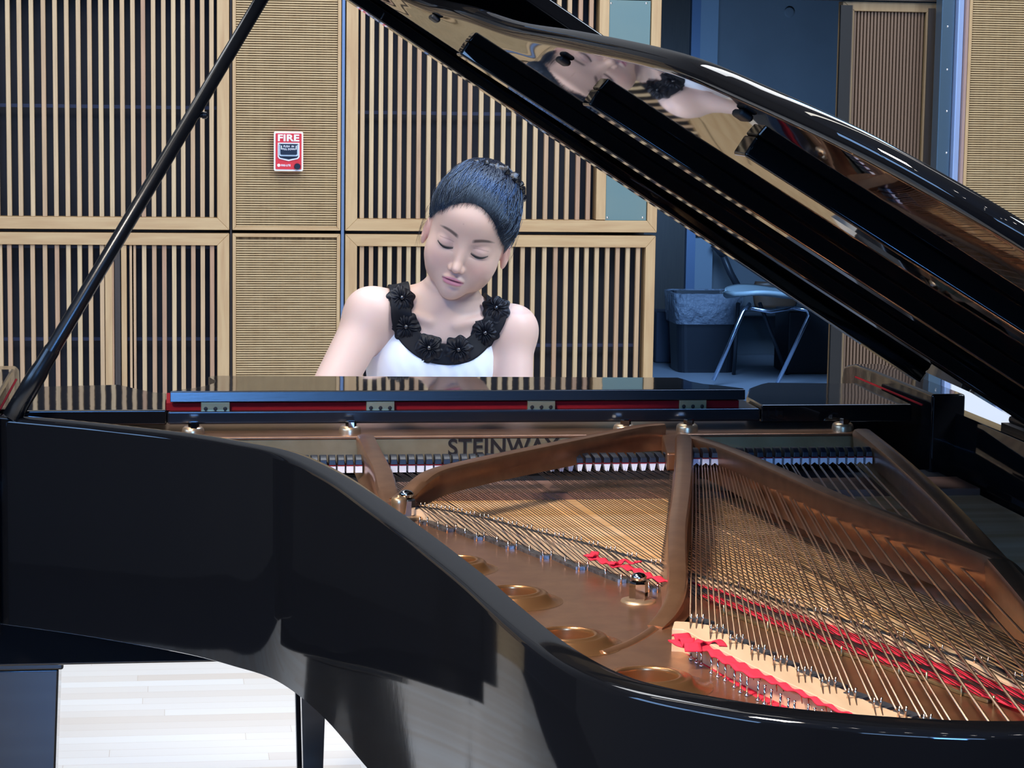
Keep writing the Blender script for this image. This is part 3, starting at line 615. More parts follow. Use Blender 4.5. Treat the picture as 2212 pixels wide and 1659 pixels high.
bb = MB(); bb.add(V, F); lid = bb.build('lid', 'ebony_lid', GP, smooth=True); lid.modifiers.new('es', 'EDGE_SPLIT').split_angle = math.radians(30)
def batten(s0, Y0, tilt=.23, w=.048, h=.022, s1=.10):
    P_ = []
    for s_ in (s0, s1):
        y_ = Y0-tilt*(s0-s_)
        P_.append([lp(s_, y_, 0), lp(s_, y_, -h), lp(s_, y_+w, -h), lp(s_, y_+w, 0)])
    V = P_[0]+P_[1]; bb = MB(); bb.add(V, [(0, 1, 2, 3), (7, 6, 5, 4), (0, 4, 5, 1), (1, 5, 6, 2), (2, 6, 7, 3), (3, 7, 4, 0)])
    return bb.build('lid_batten', 'ebony_lid', lid, bevel=.003, seg=3)
batten(1.057, 3.155, .22); batten(.949, 2.645, .2); batten(.881, 2.115, .28); batten(1.598, 3.585, 0, .05, .019, .105)
for s_, y_ in ((1.115, 3.11), (1.012, 2.56), (.925, 2.01)):
    c = lp(s_, y_, -.004); MB().obox(c, LD, (0, 1, 0), LN, .007, .016, .0035).build('lid_bumper', 'rubber', lid, bevel=.003)
# front flap folded back over the lid, standing slightly off it at its free edge
fv = []
for s_ in (.05, 1.598):
    for (y_, h_) in ((3.64, .022), (3.05, .078), (3.05, .098), (3.64, .042)): fv.append(lp(s_, y_, h_))
bb = MB(); bb.add(fv, [(0, 1, 2, 3), (7, 6, 5, 4), (0, 4, 5, 1), (1, 5, 6, 2), (2, 6, 7, 3), (3, 7, 4, 0)]); bb.build('lid_flap', 'ebony_lid', lid, bevel=.004, seg=3)
# lid hinges on the spine
for y_ in (3.36, 2.5):
    h = MB().box(1.262, 1.282, y_-.05, y_+.05, 1.0, 1.008); h.tube([(1.283, y_-.055, 1.012), (1.283, y_+.055, 1.012)], .0075, 12)
    h.tube([(1.277, y_-.03, 1.02), (1.277, y_-.058, 1.02)], .006, 10)
    h.build('lid_hinge', 'bell', GP, smooth=False)
# ---- prop stick
sa = PY(25, 902, 3.585); sm = PY(564, 0, 3.56); dv = (sm-sa)/np.linalg.norm(sm-sa); tt = 0.5
while np.dot(sa+dv*tt-LB, -LN) < .0129*((sa+dv*tt)[1]-2.2)-.002: tt += .002
sb = sa+dv*tt
q1 = PY(106, 752, 3.58); q0_ = PY(75, 800, 3.58)
t1 = np.dot(q1-sa, dv); t0 = np.dot(q0_-sa, dv)
st = MB(); st.tube([sa, sa+dv*(t0-.012), sa+dv*t0, sa+dv*(t0+.010), sa+dv*(t1-.003), sa+dv*t1, sa+dv*(t1+.004), sb], [.0150, .0150, .0145, .0130, .0126, .0126, .0115, .0100], 20, up=(0, 1, 0))
stk = st.build('prop_stick', 'stick', GP, smooth=True)
c = PY(60, 842, 3.572); MB().lathe(c, [(.0001, .003), (.004, .003), (.0046, .0)], 16, (1, 0, 0), (0, 0, 1), (0, -1, 0)).build('screw', 'brass', stk)
c = PY(433, 249, 3.57); MB().lathe(c, [(.004, -.012), (.004, .002), (.0055, .003), (.0055, .009), (.003, .011)], 14, (0, 1, 0), (0, 0, 1), (1, 0, 0), close=True).build('stop_knob', 'stick', stk)
# ---- prop stick foot

# ---- soundboard, belly rail, plate
inner = offset(OC, .060)
sbp = [tuple(p_) for p_ in inner[4:-2]]
sbp = [(x, min(y, 3.30)) for x, y in sbp if True]
YBR = PZ(1000, 1076, .905)[1]+.006
sb_poly = [p_ for p_ in [tuple(v) for v in inner] if p_[1] < YBR]
sb_poly = sb_poly+[(1.22, YBR)]
def spruce():
    m = mat('spruce_planks', (.62, .40, .22), .6, spec=.2); nt = m.node_tree; bs = nt.nodes['Principled BSDF']
    tc = nt.nodes.new('ShaderNodeTexCoord'); mp = nt.nodes.new('ShaderNodeMapping'); mp.inputs['Rotation'].default_value = (0, 0, math.radians(-52)); mp.inputs['Scale'].default_value = (1.2, 22, 1)
    nz = nt.nodes.new('ShaderNodeTexNoise'); nz.inputs['Scale'].default_value = 1; nz.inputs['Detail'].default_value = 5
    cr = nt.nodes.new('ShaderNodeValToRGB'); cr.color_ramp.elements[0].position = .3; cr.color_ramp.elements[1].position = .72
    cr.color_ramp.elements[0].color = (.66, .35, .13, 1); cr.color_ramp.elements[1].color = (.95, .68, .43, 1)
    nt.links.new(tc.outputs['Object'], mp.inputs[0]); nt.links.new(mp.outputs[0], nz.inputs['Vector']); nt.links.new(nz.outputs['Fac'], cr.inputs[0]); nt.links.new(cr.outputs[0], bs.inputs['Base Color'])
    return m
M['spruce'] = spruce()
MB().prism(sb_poly, .893, .901).build('soundboard', 'spruce', GP)
y0 = PZ(1000, 1076, .905)[1]; y1 = PZ(1000, 1049, .905)[1]
MB().box(.10, 1.22, y0, y1, .90, .912).build('belly_rail', 'belly', GP, bevel=.002)
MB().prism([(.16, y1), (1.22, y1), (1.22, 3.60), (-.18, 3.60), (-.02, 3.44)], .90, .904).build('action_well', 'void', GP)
PZL = .928                                   # top of the bronze web
ZS, ZB = .942, .956                         # tenor/treble strings, bass strings
hit1 = [(880, 1113), (907, 1121), (946, 1131), (985, 1137), (1030, 1155), (1074, 1164), (1116, 1173), (1173, 1195), (1221, 1206), (1270, 1219), (1308, 1233), (1363, 1247), (1421, 1265), (1470, 1280)]
hit2 = [(1530, 1296), (1564, 1305), (1611, 1322), (1659, 1340), (1715, 1358), (1768, 1377), (1818, 1394), (1887, 1415), (1942, 1435), (2002, 1450), (2077, 1479), (2147, 1501), (2240, 1535), (2330, 1570)]
bbu = [(2060, 1592), (1947, 1552), (1893, 1530), (1838, 1509), (1788, 1484), (1736, 1460), (1684, 1436), (1636, 1412), (1589, 1388), (1547, 1366), (1504, 1342), (1475, 1330)]
bhl = [(1448, 1343), (1452, 1368), (1475, 1392), (1493, 1412), (1540, 1437), (1590, 1470), (1640, 1508), (1690, 1540), (1760, 1562), (1840, 1583), (1950, 1600)]
P2 = lambda px, py: tuple(PZ(px, py, PZL)[:2])
A = [P2(*p_) for p_ in hit1+hit2]
ringin = [tuple(p_) for p_ in offset(OC, .0345)]
left_rim = [p_ for p_ in ringin if p_[1] < 3.06 and p_[0] < .75]
bb_far = [P2(*p_) for p_ in bbu]; bh = [P2(*p_) for p_ in bhl]
lastY = bh[-1][1]
plate_poly = A+[(A[-1][0]+.02, 1.80)]
bbf = [p_ for p_ in bb_far]
plate_poly += [(bbf[0][0]+.05, 1.80)]+bbf+bh
plate_poly += [(bh[-1][0]+.0, 1.772)]
lr = [p_ for p_ in left_rim if p_[0] < bh[-1][0]-.01]
plate_poly += lr[::-1]
holes_c = [((1400, 1456), .0305), ((1226, 1367), .0285), ((1108, 1275), .0275), ((985, 1207), .0245)]
HC = [(PZ(px, py, PZL+.012)[:2], r) for (px, py), r in holes_c]
holes = [[(c_[0]+(r+.002)*math.cos(2*PI*k/40), c_[1]+(r+.002)*math.sin(2*PI*k/40)) for k in range(40)] for c_, r in HC]
plate = MB().prism(plate_poly, PZL-.010, PZL, holes).build('cast_plate', 'gold', GP, fixn=True)
for c_, r in HC:
    pr = [(r*2.1, .0002), (r*1.9, .001), (r*1.7, .003), (r*1.55, .0065), (r*1.45, .0092), (r*1.38, .0103), (r*1.30, .0106), (r*1.16, .0108), (r*1.12, .0118), (r*1.03, .0122), (r*.98, .0112), (r*.965, .008), (r*.965, -.03)]
    MB().lathe((c_[0], c_[1], PZL), pr, 56).build('sound_hole_ring', 'gold_ring', plate, smooth=True, fixn=False)
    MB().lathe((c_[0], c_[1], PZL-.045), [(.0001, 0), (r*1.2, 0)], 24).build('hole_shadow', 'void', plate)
# curved step on the plate near the vertical strut
st_ = spline([(*PZ(px, py, PZL)[:2], 0) for px, py in ((1480, 1250), (1462, 1290), (1440, 1325), (1418, 1352), (1385, 1376), (1350, 1394), (1300, 1412))], 8)
MB().sweep([(p_[0], p_[1], PZL) for p_ in st_], [(-.010, -.002), (-.004, .0016), (.0, .0030), (.003, .0026), (.005, -.002)]).build('plate_ridge', 'gold', plate, smooth=True)
# front flange and wall
LIPY = PZ(900, 942, .972)[1]; FZ = .972
MB().box(-.20, 1.08, LIPY, 3.72, .967, FZ).build('plate_flange', 'gold', plate, bevel=.002, seg=3)
MB().box(-.13, 1.08, LIPY+.0015, LIPY+.02, .93, .9675).build('plate_wall', mat('pale_bronze', (.36, .27, .14), .42, .75, noise=((35, 35, 35), (.31, .225, .11), 3, .35, .65)), plate)
lx0, lx1 = PY(968, 980, LIPY)[0], PY(1208, 980, LIPY)[0]; lz0, lz1 = PY(1000, 984, LIPY)[2], PY(1000, 947.5, LIPY)[2]
text_mesh('lettering', 'STEINWAY', lz1-lz0, .003, 'bell', plate, (lx0, LIPY+.0012, lz0), width=lx1-lx0, offset=.02)
for px in (417, 756, 1348, 1484, 1820):
    c = PY(px, 930, LIPY+.035); x = c[0]
    bo = MB().lathe((x, LIPY+.035, FZ), [(.0175, -.002), (.0172, .006), (.0160, .0100), (.013, .0122), (.0001, .0126)], 28).build('plate_boss', 'gold_bright', plate, smooth=True)
    MB().lathe((x+.001, LIPY+.028, FZ+.008), [(.0085, 0), (.0085, .011), (.007, .0125), (.0001, .0125)], 6).build('hex_bolt', 'chrome', bo)
# struts: a rounded beam
def strut(path, w, hts, name='plate_strut', m='gold', toe=0.0):
    P_ = spline(path, 10); Hh = spline([(h, 0, 0) for h in hts], 10); V = []; mb = MB(); k = 12
    for i, p_ in enumerate(P_):
        t = P_[min(i+1, len(P_)-1)]-P_[max(i-1, 0)]; t[2] = 0; t /= np.linalg.norm(t); a = np.array((t[1], -t[0], 0)); h = Hh[i][0]
        ww = w if not hasattr(w, '__len__') else w[0]+(w[1]-w[0])*i/(len(P_)-1)
        prof_ = [(-.5, -.15), (-.40, -.03), (-.22, 0), (.22, 0), (.40, -.03), (.5, -.15), (.42, -.5), (.42, -.75), (.55+toe, -1), (-.55-toe, -1), (-.42, -.75), (-.42, -.5)]
        for u, v in prof_: V.append(p_+a*u*ww+np.array((0, 0, v*h)))
    F_ = [(i*k+j, i*k+(j+1) % k, (i+1)*k+(j+1) % k, (i+1)*k+j) for i in range(len(P_)-1) for j in range(k)]+[tuple(range(k))[::-1], tuple((len(P_)-1)*k+j for j in range(k))]
    mb.add(V, F_); o_ = mb.build(name, m, plate, smooth=True); o_.modifiers.new('es', 'EDGE_SPLIT').split_angle = math.radians(42); return o_
def z3(px, py, z): return tuple(PZ(px, py, z))
strut([z3(790, 938, .978), z3(808, 975, .978), z3(826, 1012, .972), z3(836, 1050, .962), z3(846, 1085, .95)], .030, [.05, .05, .045, .035, .025], toe=.15)
strut([z3(862, 1076, .955), z3(880, 1062, .960), z3(905, 1036, .972), z3(935, 1016, .980), z3(985, 1001, .984), z3(1100, 976, .987), z3(1300, 935, .990), z3(1380, 919, .990), z3(1430, 914, .990)], [.030, .022], [.012, .018, .032, .036, .036, .036, .038, .04, .042])
strut([z3(1478, 938, .985), z3(1477, 1000, .987), z3(1472, 1060, .986), z3(1463, 1130, .982), z3(1462, 1190, .975), z3(1464, 1240, .965), z3(1458, 1285, .952), z3(1440, 1322, .941), z3(1415, 1352, .931)], [.028, .020], [.05, .05, .048, .045, .04, .034, .022, .013, .004], toe=.2)
strut([z3(1500, 942, .985), z3(1574, 966, .985), z3(1688, 1014, .985), z3(1809, 1067, .985), z3(1980, 1130, .985), z3(2107, 1180, .984), z3(2170, 1210, .978), z3(2205, 1250, .965), z3(2240, 1310, .945)], .026, [.050, .052, .056, .057, .057, .057, .054, .045, .034], toe=.35)
strut([z3(1862, 926, .985), z3(1935, 984, .985), z3(2031, 1072, .983), z3(2133, 1180, .98), z3(2230, 1290, .975), z3(2420, 1520, .97)], .03, [.05]*6)
# web joining the two middle struts
MB().prism([tuple(PZ(px, py, .975)[:2]) for px, py in ((1425, 920), (1510, 944), (1500, 975), (1440, 975))], .945, .973).build('strut_web', 'gold', plate, bevel=.004)
# nose bolts
def nosebolt(px, py, z, s=1.0):
    c = PZ(px, py, z)
    d = MB().lathe(c, [(.0158*s, 0), (.0152*s, .002), (.012*s, .003), (.0001, .003)], 32).build('nose_bolt', 'gold_bright', plate, smooth=True)
    MB().lathe(c+np.array((0, 0, .003)), [(.0075*s, 0), (.0084*s, .001), (.0084*s, .014*s), (.0070*s, .0155*s)], 6).build('hex_nut', 'chrome', d)
    MB().lathe(c+np.array((0, 0, .003+.0155*s)), [(.005*s, -.001), (.005*s, .001*s), (.0068*s, .003*s), (.0068*s, .005*s), (.0045*s, .0072*s), (.0001, .0082*s)], 24).build('bolt_cap', 'chrome', d, smooth=True)
nosebolt(1379, 1299, PZL, 1.3); nosebolt(877, 1118, PZL, 1.5)
c = PZ(862, 1078, .962); MB().lathe(c, [(.009, -.02), (.0105, -.006), (.0105, .0), (.009, .002), (.003, .003), (.003, .005), (.0001, .0055)], 24).build('strut_cap', 'gold_bright', plate, smooth=True)

# ---- strings, bridges, pins
def rodmesh(p, q_, r, seg=4): return MB().tube([p, q_], r, seg, cap=False)
def string(name, pts, r, m, seg=5):
    return MB().tube(pts, r, seg, cap=False).build(name, m, GP, smooth=True, fixn=False)
YA = 3.47                                    # agraffe line behind the dampers
def px_line(x0, x1, n): return [x0+(x1-x0)*i/(n-1) for i in range(n)]
tre_cl = [(908, 1091), (934, 1094.5), (961, 1098.5), (988, 1103), (1015, 1110), (1045, 1116), (1075, 1123.5), (1106, 1131.5), (1138, 1139.5), (1171, 1148), (1207, 1156.5), (1245, 1165.5), (1281, 1175), (1318, 1186), (1364, 1200), (1416, 1214)]
tre_dx = px_line(806, 1128, len(tre_cl))
ten_cl = [(1470, 1229), (1525, 1245), (1582, 1261), (1641, 1281), (1703, 1301), (1773, 1320), (1850, 1345), (1937, 1372), (2020, 1400), (2118, 1427), (2191, 1459)]
e1, e2 = PZ(2020, 1400, ZS), PZ(2191, 1459, ZS)
ten_pts = [PZ(px, py, ZS) for px, py in ten_cl]+[e2+(e2-e1)*.5*k for k in (1, 2, 3, 4, 5)]
ten_pts = [p_ for p_ in ten_pts if p_[1] > 1.83]
ten_dx = px_line(1172, 1446, len(ten_pts))
PIN = MB().tube([(0, 0, -.004), (0, 0, .006)], .0008, 6); pin = None
hitch_pts = [(907, 1119), (923, 1119), (946, 1128), (966, 1135), (985, 1134), (1005, 1143), (1030, 1152), (1046, 1151), (1074, 1161), (1098, 1171), (1116, 1170), (1144, 1181), (1173, 1192), (1191, 1191), (1221, 1203), (1251, 1216), (1270, 1215), (1308, 1230), (1342, 1243), (1363, 1243), (1402, 1260), (1421, 1262)]
hitch2 = [(1564, 1308), (1611, 1325), (1659, 1343), (1715, 1361), (1768, 1380), (1818, 1397), (1887, 1418), (1942, 1438), (2002, 1453), (2077, 1482), (2147, 1504)]
HT1 = [PZ(px, py, ZS-.004) for px, py in hitch_pts]; HT2 = [PZ(px, py, ZS-.004) for px, py in hitch2]
HALL = sorted([tuple(p_) for p_ in HT1+HT2], key=lambda t: t[0])
def hitch_at(x):                              # point on the hitch line with that X (linear inside, carried on outside)
    H = HALL
    for a_, b_ in zip(H, H[1:]):
        if a_[0] <= x <= b_[0]: k = (x-a_[0])/(b_[0]-a_[0]+1e-9); return np.array(a_)*(1-k)+np.array(b_)*k
    a_, b_ = (H[-4], H[-1]) if x > H[-1][0] else (H[0], H[3]); k = (x-a_[0])/(b_[0]-a_[0]); return np.array(a_)*(1-k)+np.array(b_)*k
def run_group(names, tops_px, brs, r, m, nstr, dz=0, spread_top=.0036, spread_b=.0052):
    pins = []
    for px, bp in zip(tops_px, brs):
        top = PY(px, 1036, 3.36); top[2] = ZS
        for k in range(nstr):
            o_ = k-(nstr-1)/2
            t_ = top+np.array((o_*spread_top, 0, 0)); b_ = np.array(bp)+np.array((o_*spread_b, -o_*spread_b*.35, 0))
            d_ = (t_-b_)/(t_[1]-b_[1]); far = t_+d_*(YA-t_[1]); far[2] = ZS
            # beyond the bridge to the hitch line
            e = b_-d_*.02
            for it in range(40):
                hl = hitch_at(e[0])
                if e[1] <= hl[1]: break
                e = e-d_*.012
            e = np.array((e[0], max(e[1], 1.80), ZS-.006))
            string(names, [far, b_, e], r, m, 4); pins.append(b_)
    return pins
pinsA = run_group('treble_string', tre_dx, [PZ(px, py, ZS) for px, py in tre_cl], .00060, 'steel', 3)
pinsB = run_group('tenor_string', ten_dx, ten_pts, .00066, 'steel', 3, spread_b=.0062)
# extra treble notes whose bridge end hides behind the rim
def beam(name, P_, w, z0, z1, m, bev=.001, par=GP): return MB().sweep([(p_[0], p_[1], 0) for p_ in P_], [(-w/2, z0), (-w/2, z1), (w/2, z1), (w/2, z0)]).build(name, m, par, bevel=bev, seg=1)
lbr = [PZ(880, 1086, ZS)]+[PZ(px, py, ZS) for px, py in tre_cl]+ten_pts
lb = [p_-np.array((0.001, .006, 0)) for p_ in lbr]
long_bridge = beam('long_bridge', spline(lb, 3), .026, .902, ZS-.003, 'maple_bridge')
beam('bridge_notches', spline([p_+np.array((0.004, .006, 0)) for p_ in lb], 3), .008, ZS-.006, ZS-.0022, 'graphite', par=long_bridge)
def steel_bar(P_, w, z0, z1, m, name, par): return beam(name, P_, w, z0, z1, m, par=par)
duplex = beam('duplex_bar', spline([p_+np.array((.002, .010, 0)) for p_ in HT1], 2), .012, PZL, PZL+.004, 'duplex', par=plate)
beam('duplex_bar', spline([p_+np.array((.002, .012, 0)) for p_ in HT2], 2), .010, PZL, PZL+.004, 'brass', par=plate)
def pins(points, name, parent, r=.0009, z0=-.006, z1=.0042, m='steel_pin', lean=(0, 0), seg=7, head=False):
    base = None; po = origin_of(parent)
    for p_ in points:
        p_ = np.array(p_)
        if base is None:
            mb = MB().tube([(0, 0, z0), (lean[0], lean[1], z1)], r, seg)
            if head: mb.lathe((0, 0, 0), [(r*1.0, z1-.0012), (r*1.45, z1-.0006), (r*1.45, z1+.0004), (.0001, z1+.0009)], 8); mb.lathe((0, 0, 0), [(r*2.1, z0+.0006), (r*2.1, z0+.002), (r*1.0, z0+.002)], 8)
            base = link_mesh(name, mb.v, mb.f, m, None, smooth=True); base.parent = parent; base.location = p_-po
        else: c_ = base.copy(); COL.objects.link(c_); c_.location = p_-po
pins(pinsA[:60], 'bridge_pin', long_bridge, lean=(.001, -.001)); pins(pinsB[:40], 'bridge_pin', long_bridge, lean=(.001, -.001))
pins([p_-np.array((0, 0, .004)) for p_ in HT1], 'hitch_pin', plate, .0013, -.010, .0055, 'steel_pin', head=False)
pins([p_-np.array((0, 0, .004)) for p_ in HT2], 'hitch_pin', plate, .0013, -.010, .0045, 'brass', head=False)
# bass
bcl = [(1504, 1338), (1547, 1360), (1589, 1382), (1636, 1405), (1684, 1428), (1736, 1452), (1788, 1475), (1838, 1499), (1893, 1520), (1947, 1539), (2000, 1556)]
BPt = [PZ(px, py, ZB) for px, py in bcl]
dstep = (BPt[10]-BPt[4])/6
BPt += [BPt[10]+dstep*1.02*k for k in range(1, 10)]
bdx = px_line(1503, 1873, 20); bass_pins = []; bass_h = []
for i, (px, bp) in enumerate(zip(bdx, BPt)):
    n_ = 3 if i < 7 else 2 if i < 12 else 1
    r_ = .00095 if i < 7 else .00125 if i < 12 else .0016
    top = PY(px, 1030, 3.30); top[2] = ZB
    for k in range(n_):
        o_ = k-(n_-1)/2; t_ = top+np.array((o_*.0042, 0, 0)); b_ = bp+np.array((o_*.0062, -.0005*o_, 0)); d_ = (t_-b_)/(t_[1]-b_[1])
        far = t_+d_*.16; e = b_-d_*.068; e[2] = ZB-.012
        mb = MB(); mb.tube([far, t_+d_*.02], .0006, 5, cap=False); mb.tube([t_+d_*.02, b_+d_*.012], r_, 6, cap=True); mb.tube([b_+d_*.012, b_, e], .0006, 5, cap=False)
        if e[1] < 1.80: e[1] = 1.80
        mb.build('bass_string', 'copper', GP, smooth=True, fixn=False)
        bass_pins.append(b_); bass_h.append(e)
bcen = [BPt[0]+np.array((-.022, .012, 0))]+BPt
bbp = [p_ for p_ in bcen if p_[1] > 1.80]
bbr = beam('bass_bridge', [p_-np.array((.004, .018, 0)) for p_ in spline(bbp, 2)], .036, .905, ZB-.004, 'maple_bridge')
beam('bridge_apron', [p_+np.array((.014, .008, 0)) for p_ in spline(bbp, 2)], .010, .905, ZB-.014, 'belly', par=bbr)
# graphite steps: one notch per note
g = []
for a_, b_ in zip(bbp[1:], bbp[2:]):
    d_ = (b_-a_); g += [a_+d_*.30+np.array((.003, 0, 0)), a_+d_*.34+np.array((.012, .008, 0)), a_+d_*.96+np.array((.012, .008, 0)), a_+d_+np.array((.003, 0, 0))]
for p_ in bbp[1:]:
    MB().obox(p_+np.array((.0095, .010, -.0045)), (.42, -.9, 0), (.9, .42, 0), (0, 0, 1), .0125, .0065, .0015).build('bridge_notch', 'graphite', bbr)
pins([p_ for p_ in bass_pins if p_[1] > 1.81], 'bridge_pin', bbr, .0011, -.006, .006, lean=(.0012, -.0015))
bh_px = [(1493, 1405), (1505, 1412), (1515, 1419), (1537, 1434), (1551, 1442), (1567, 1450), (1587, 1464), (1600, 1475), (1614, 1482), (1638, 1492), (1652, 1500), (1666, 1509), (1686, 1519), (1703, 1529), (1716, 1534), (1746, 1542), (1760, 1550), (1776, 1553), (1796, 1556)]
pins([PZ(px, py, .938) for px, py in bh_px], 'hitch_pin', plate, .0012, -.010, .0085, 'chrome', head=True)
beam('bass_hitch_rail', [PZ(px, py, .925) for px, py in ((1458, 1390), (1500, 1420), (1560, 1457), (1620, 1495), (1680, 1530), (1740, 1556), (1800, 1572))], .016, .905, .9285, 'red_felt', par=plate)
# ---- red felt ribbons
def ribbon(path, w, amp, wl, name='felt_ribbon', z=.944, sub=10, wob=.0):
    P_ = spline([(*PZ(px, py, z)[:2], z) for px, py in path], sub); V = []; F_ = []; L = 0
    for i, p_ in enumerate(P_):
        t = P_[min(i+1, len(P_)-1)]-P_[max(i-1, 0)]; t[2] = 0; t /= np.linalg.norm(t); a = np.array((t[1], -t[0], 0))
        if i: L += np.linalg.norm(p_-P_[i-1])
        for k in range(5):
            u = k/4-.5; V.append(p_+a*u*w*(1+.12*math.sin(L/wl*2.7))+np.array((0, 0, amp*math.sin(L/wl*2*PI+u*.5))))
    for i in range(len(P_)-1):
        for k in range(4): a_ = i*5+k; F_.append((a_, a_+1, a_+6, a_+5))
    o_ = link_mesh(name, V, F_, 'red_felt', GP, smooth=True); o_.modifiers.new('t', 'SOLIDIFY').thickness = .0015; return o_
ribbon([(1462, 1381), (1480, 1388), (1510, 1392), (1545, 1404), (1590, 1432), (1640, 1455), (1690, 1472), (1745, 1495), (1800, 1520), (1860, 1542), (1930, 1566), (1990, 1582)], .021, .0014, .028, z=.950)
ribbon([(1465, 1372), (1478, 1378), (1490, 1390), (1500, 1400)], .016, .003, .02, z=.952)
ribbon([(1505, 1388), (1530, 1384), (1558, 1388), (1562, 1393)], .009, .002, .02, z=.954)
ribbon([(1495, 1252), (1555, 1272), (1640, 1300), (1740, 1336), (1850, 1378), (1960, 1415), (2070, 1452), (2212, 1500), (2300, 1530)], .019, .0005, .05, z=.936)
ribbon([(1520, 1284), (1600, 1312), (1700, 1352), (1800, 1385), (1900, 1421), (2010, 1455), (2110, 1490), (2230, 1535)], .014, .0005, .05, z=.934)
ribbon([(1270, 1199), (1285, 1204), (1310, 1213), (1340, 1222), (1368, 1228), (1400, 1243), (1450, 1256)], .013, .0018, .024, z=.945)
ribbon([(1320, 1218), (1345, 1212), (1372, 1213), (1380, 1216)], .008, .002, .02, z=.947)
ribbon([(1272, 1201), (1283, 1196), (1287, 1190)], .010, .001, .02, z=.947)

# ---- dampers
def damper(px, Yd, skew=0.0, wedge=False, bass=False):
    c = PY(px, 1012, Yd); x = c[0]; w = .0108 if not bass else .0100
    zt = ZS+.0005 if not bass else ZB
    zf = zt+.0115; zh = zf+.0125
    mb = MB(); sk = .0008
    V = [(x-w/2, Yd, zf), (x+w/2, Yd, zf), (x+w/2, Yd+.022, zf), (x-w/2, Yd+.022, zf), (x-w/2+sk, Yd+.001, zf+.0075), (x+w/2-sk, Yd+.001, zf+.0075), (x-w/2+skew+sk, Yd+.010, zh), (x+w/2+skew-sk, Yd+.010, zh), (x+w/2+skew, Yd+.022, zh), (x-w/2+skew, Yd+.022, zh)]
    mb.add(V, [(0, 1, 5, 4), (4, 5, 7, 6), (6, 7, 8, 9), (0, 4, 6, 9, 3), (1, 2, 8, 7, 5), (3, 9, 8, 2), (0, 3, 2, 1)])
    d = mb.build('damper', 'damper', GP, bevel=.0008, seg=2)
    MB().box(x-w/2, x+w/2, Yd+.0005, Yd+.021, zf-.0014, zf+.0003).build('felt_backing', 'dark_red_felt', d)
    if wedge:
        f = MB(); V = []
        for y_ in (Yd+.001, Yd+.02):
            V += [(x-w*.46, y_, zf-.001), (x+w*.46, y_, zf-.001), (x+w*.22, y_, zt-.001), (x+.0005, y_, zt-.001), (x, y_, zt+.004), (x-.0005, y_, zt-.001), (x-w*.22, y_, zt-.001)]
        f.add(V, [(6, 5, 4, 3, 2, 1, 0), (7, 8, 9, 10, 11, 12, 13)]+[(i, (i+1) % 7, (i+1) % 7+7, i+7) for i in range(7)])
    elif bass:
        f = MB(); V = []
        for y_ in (Yd+.001, Yd+.02): V += [(x-w*.5, y_, zf), (x+w*.5, y_, zf), (x+w*.5, y_, zt), (x, y_, zt+.004), (x-w*.5, y_, zt)]
        f.add(V, [(4, 3, 2, 1, 0), (5, 6, 7, 8, 9)]+[(i, (i+1) % 5, (i+1) % 5+5, i+5) for i in range(5)])
    else: f = MB().box(x-w*.47, x+w*.47, Yd+.001, Yd+.02, zt, zf-.001)
    f.build('damper_felt', 'white_felt', d)
    MB().tube([(x+w*.6, Yd+.018, zt+.014), (x+w*.6, Yd+.018, zt-.004)], .0005, 5).build('damper_wire', 'steel', d)
for k in range(27): damper(642+k*19.05, 3.385)
for k in range(15): damper(1174+k*19.7, 3.385, skew=-.004, wedge=True)
for k in range(20): damper(1505+k*19.6, 3.34, bass=True)
#PERSON_MARK
# ================================================================== THE PIANIST
def sell(p, c, r): q_ = (p-np.float32(c))/np.float32(r); k0 = np.sqrt((q_*q_).sum(-1)); q2 = q_/np.float32(r); k1 = np.sqrt((q2*q2).sum(-1))+1e-9; return k0*(k0-1)/k1
def scap(p, a, b_, ra, rb):
    a = np.float32(a); b_ = np.float32(b_); ba = b_-a; t = np.clip(((p-a)@ba)/(ba@ba), 0, 1)
    d = p-a-t[..., None]*ba; return np.sqrt((d*d).sum(-1))-(ra+(rb-ra)*t)
def smin(a, b_, k): h = np.clip(.5+.5*(b_-a)/k, 0, 1); return b_+(a-b_)*h-k*h*(1-h)
def smax(a, b_, k): return -smin(-a, -b_, k)
def rotm(ax, deg):
    a = math.radians(deg); c_, s_ = math.cos(a), math.sin(a)
    return np.array({'x': [[1, 0, 0], [0, c_, -s_], [0, s_, c_]], 'y': [[c_, 0, s_], [0, 1, 0], [-s_, 0, c_]], 'z': [[c_, -s_, 0], [s_, c_, 0], [0, 0, 1]]}[ax])
HR = rotm('z', -10)@rotm('y', 17.0)@rotm('x', 17); HS = 1.07
HC_ = PY(999, 537, 4.40)-HR@(np.array((0, -.086, 0))*HS)
HRf = HR.astype(np.float32); HCf = HC_.astype(np.float32)
def tolocal(p): return ((p-HCf)@HRf)/np.float32(HS)
def toworld(l): return HC_+(HR@(np.array(l)*HS))
def mir(q_): return np.stack([np.abs(q_[..., 0]), q_[..., 1], q_[..., 2]], -1)
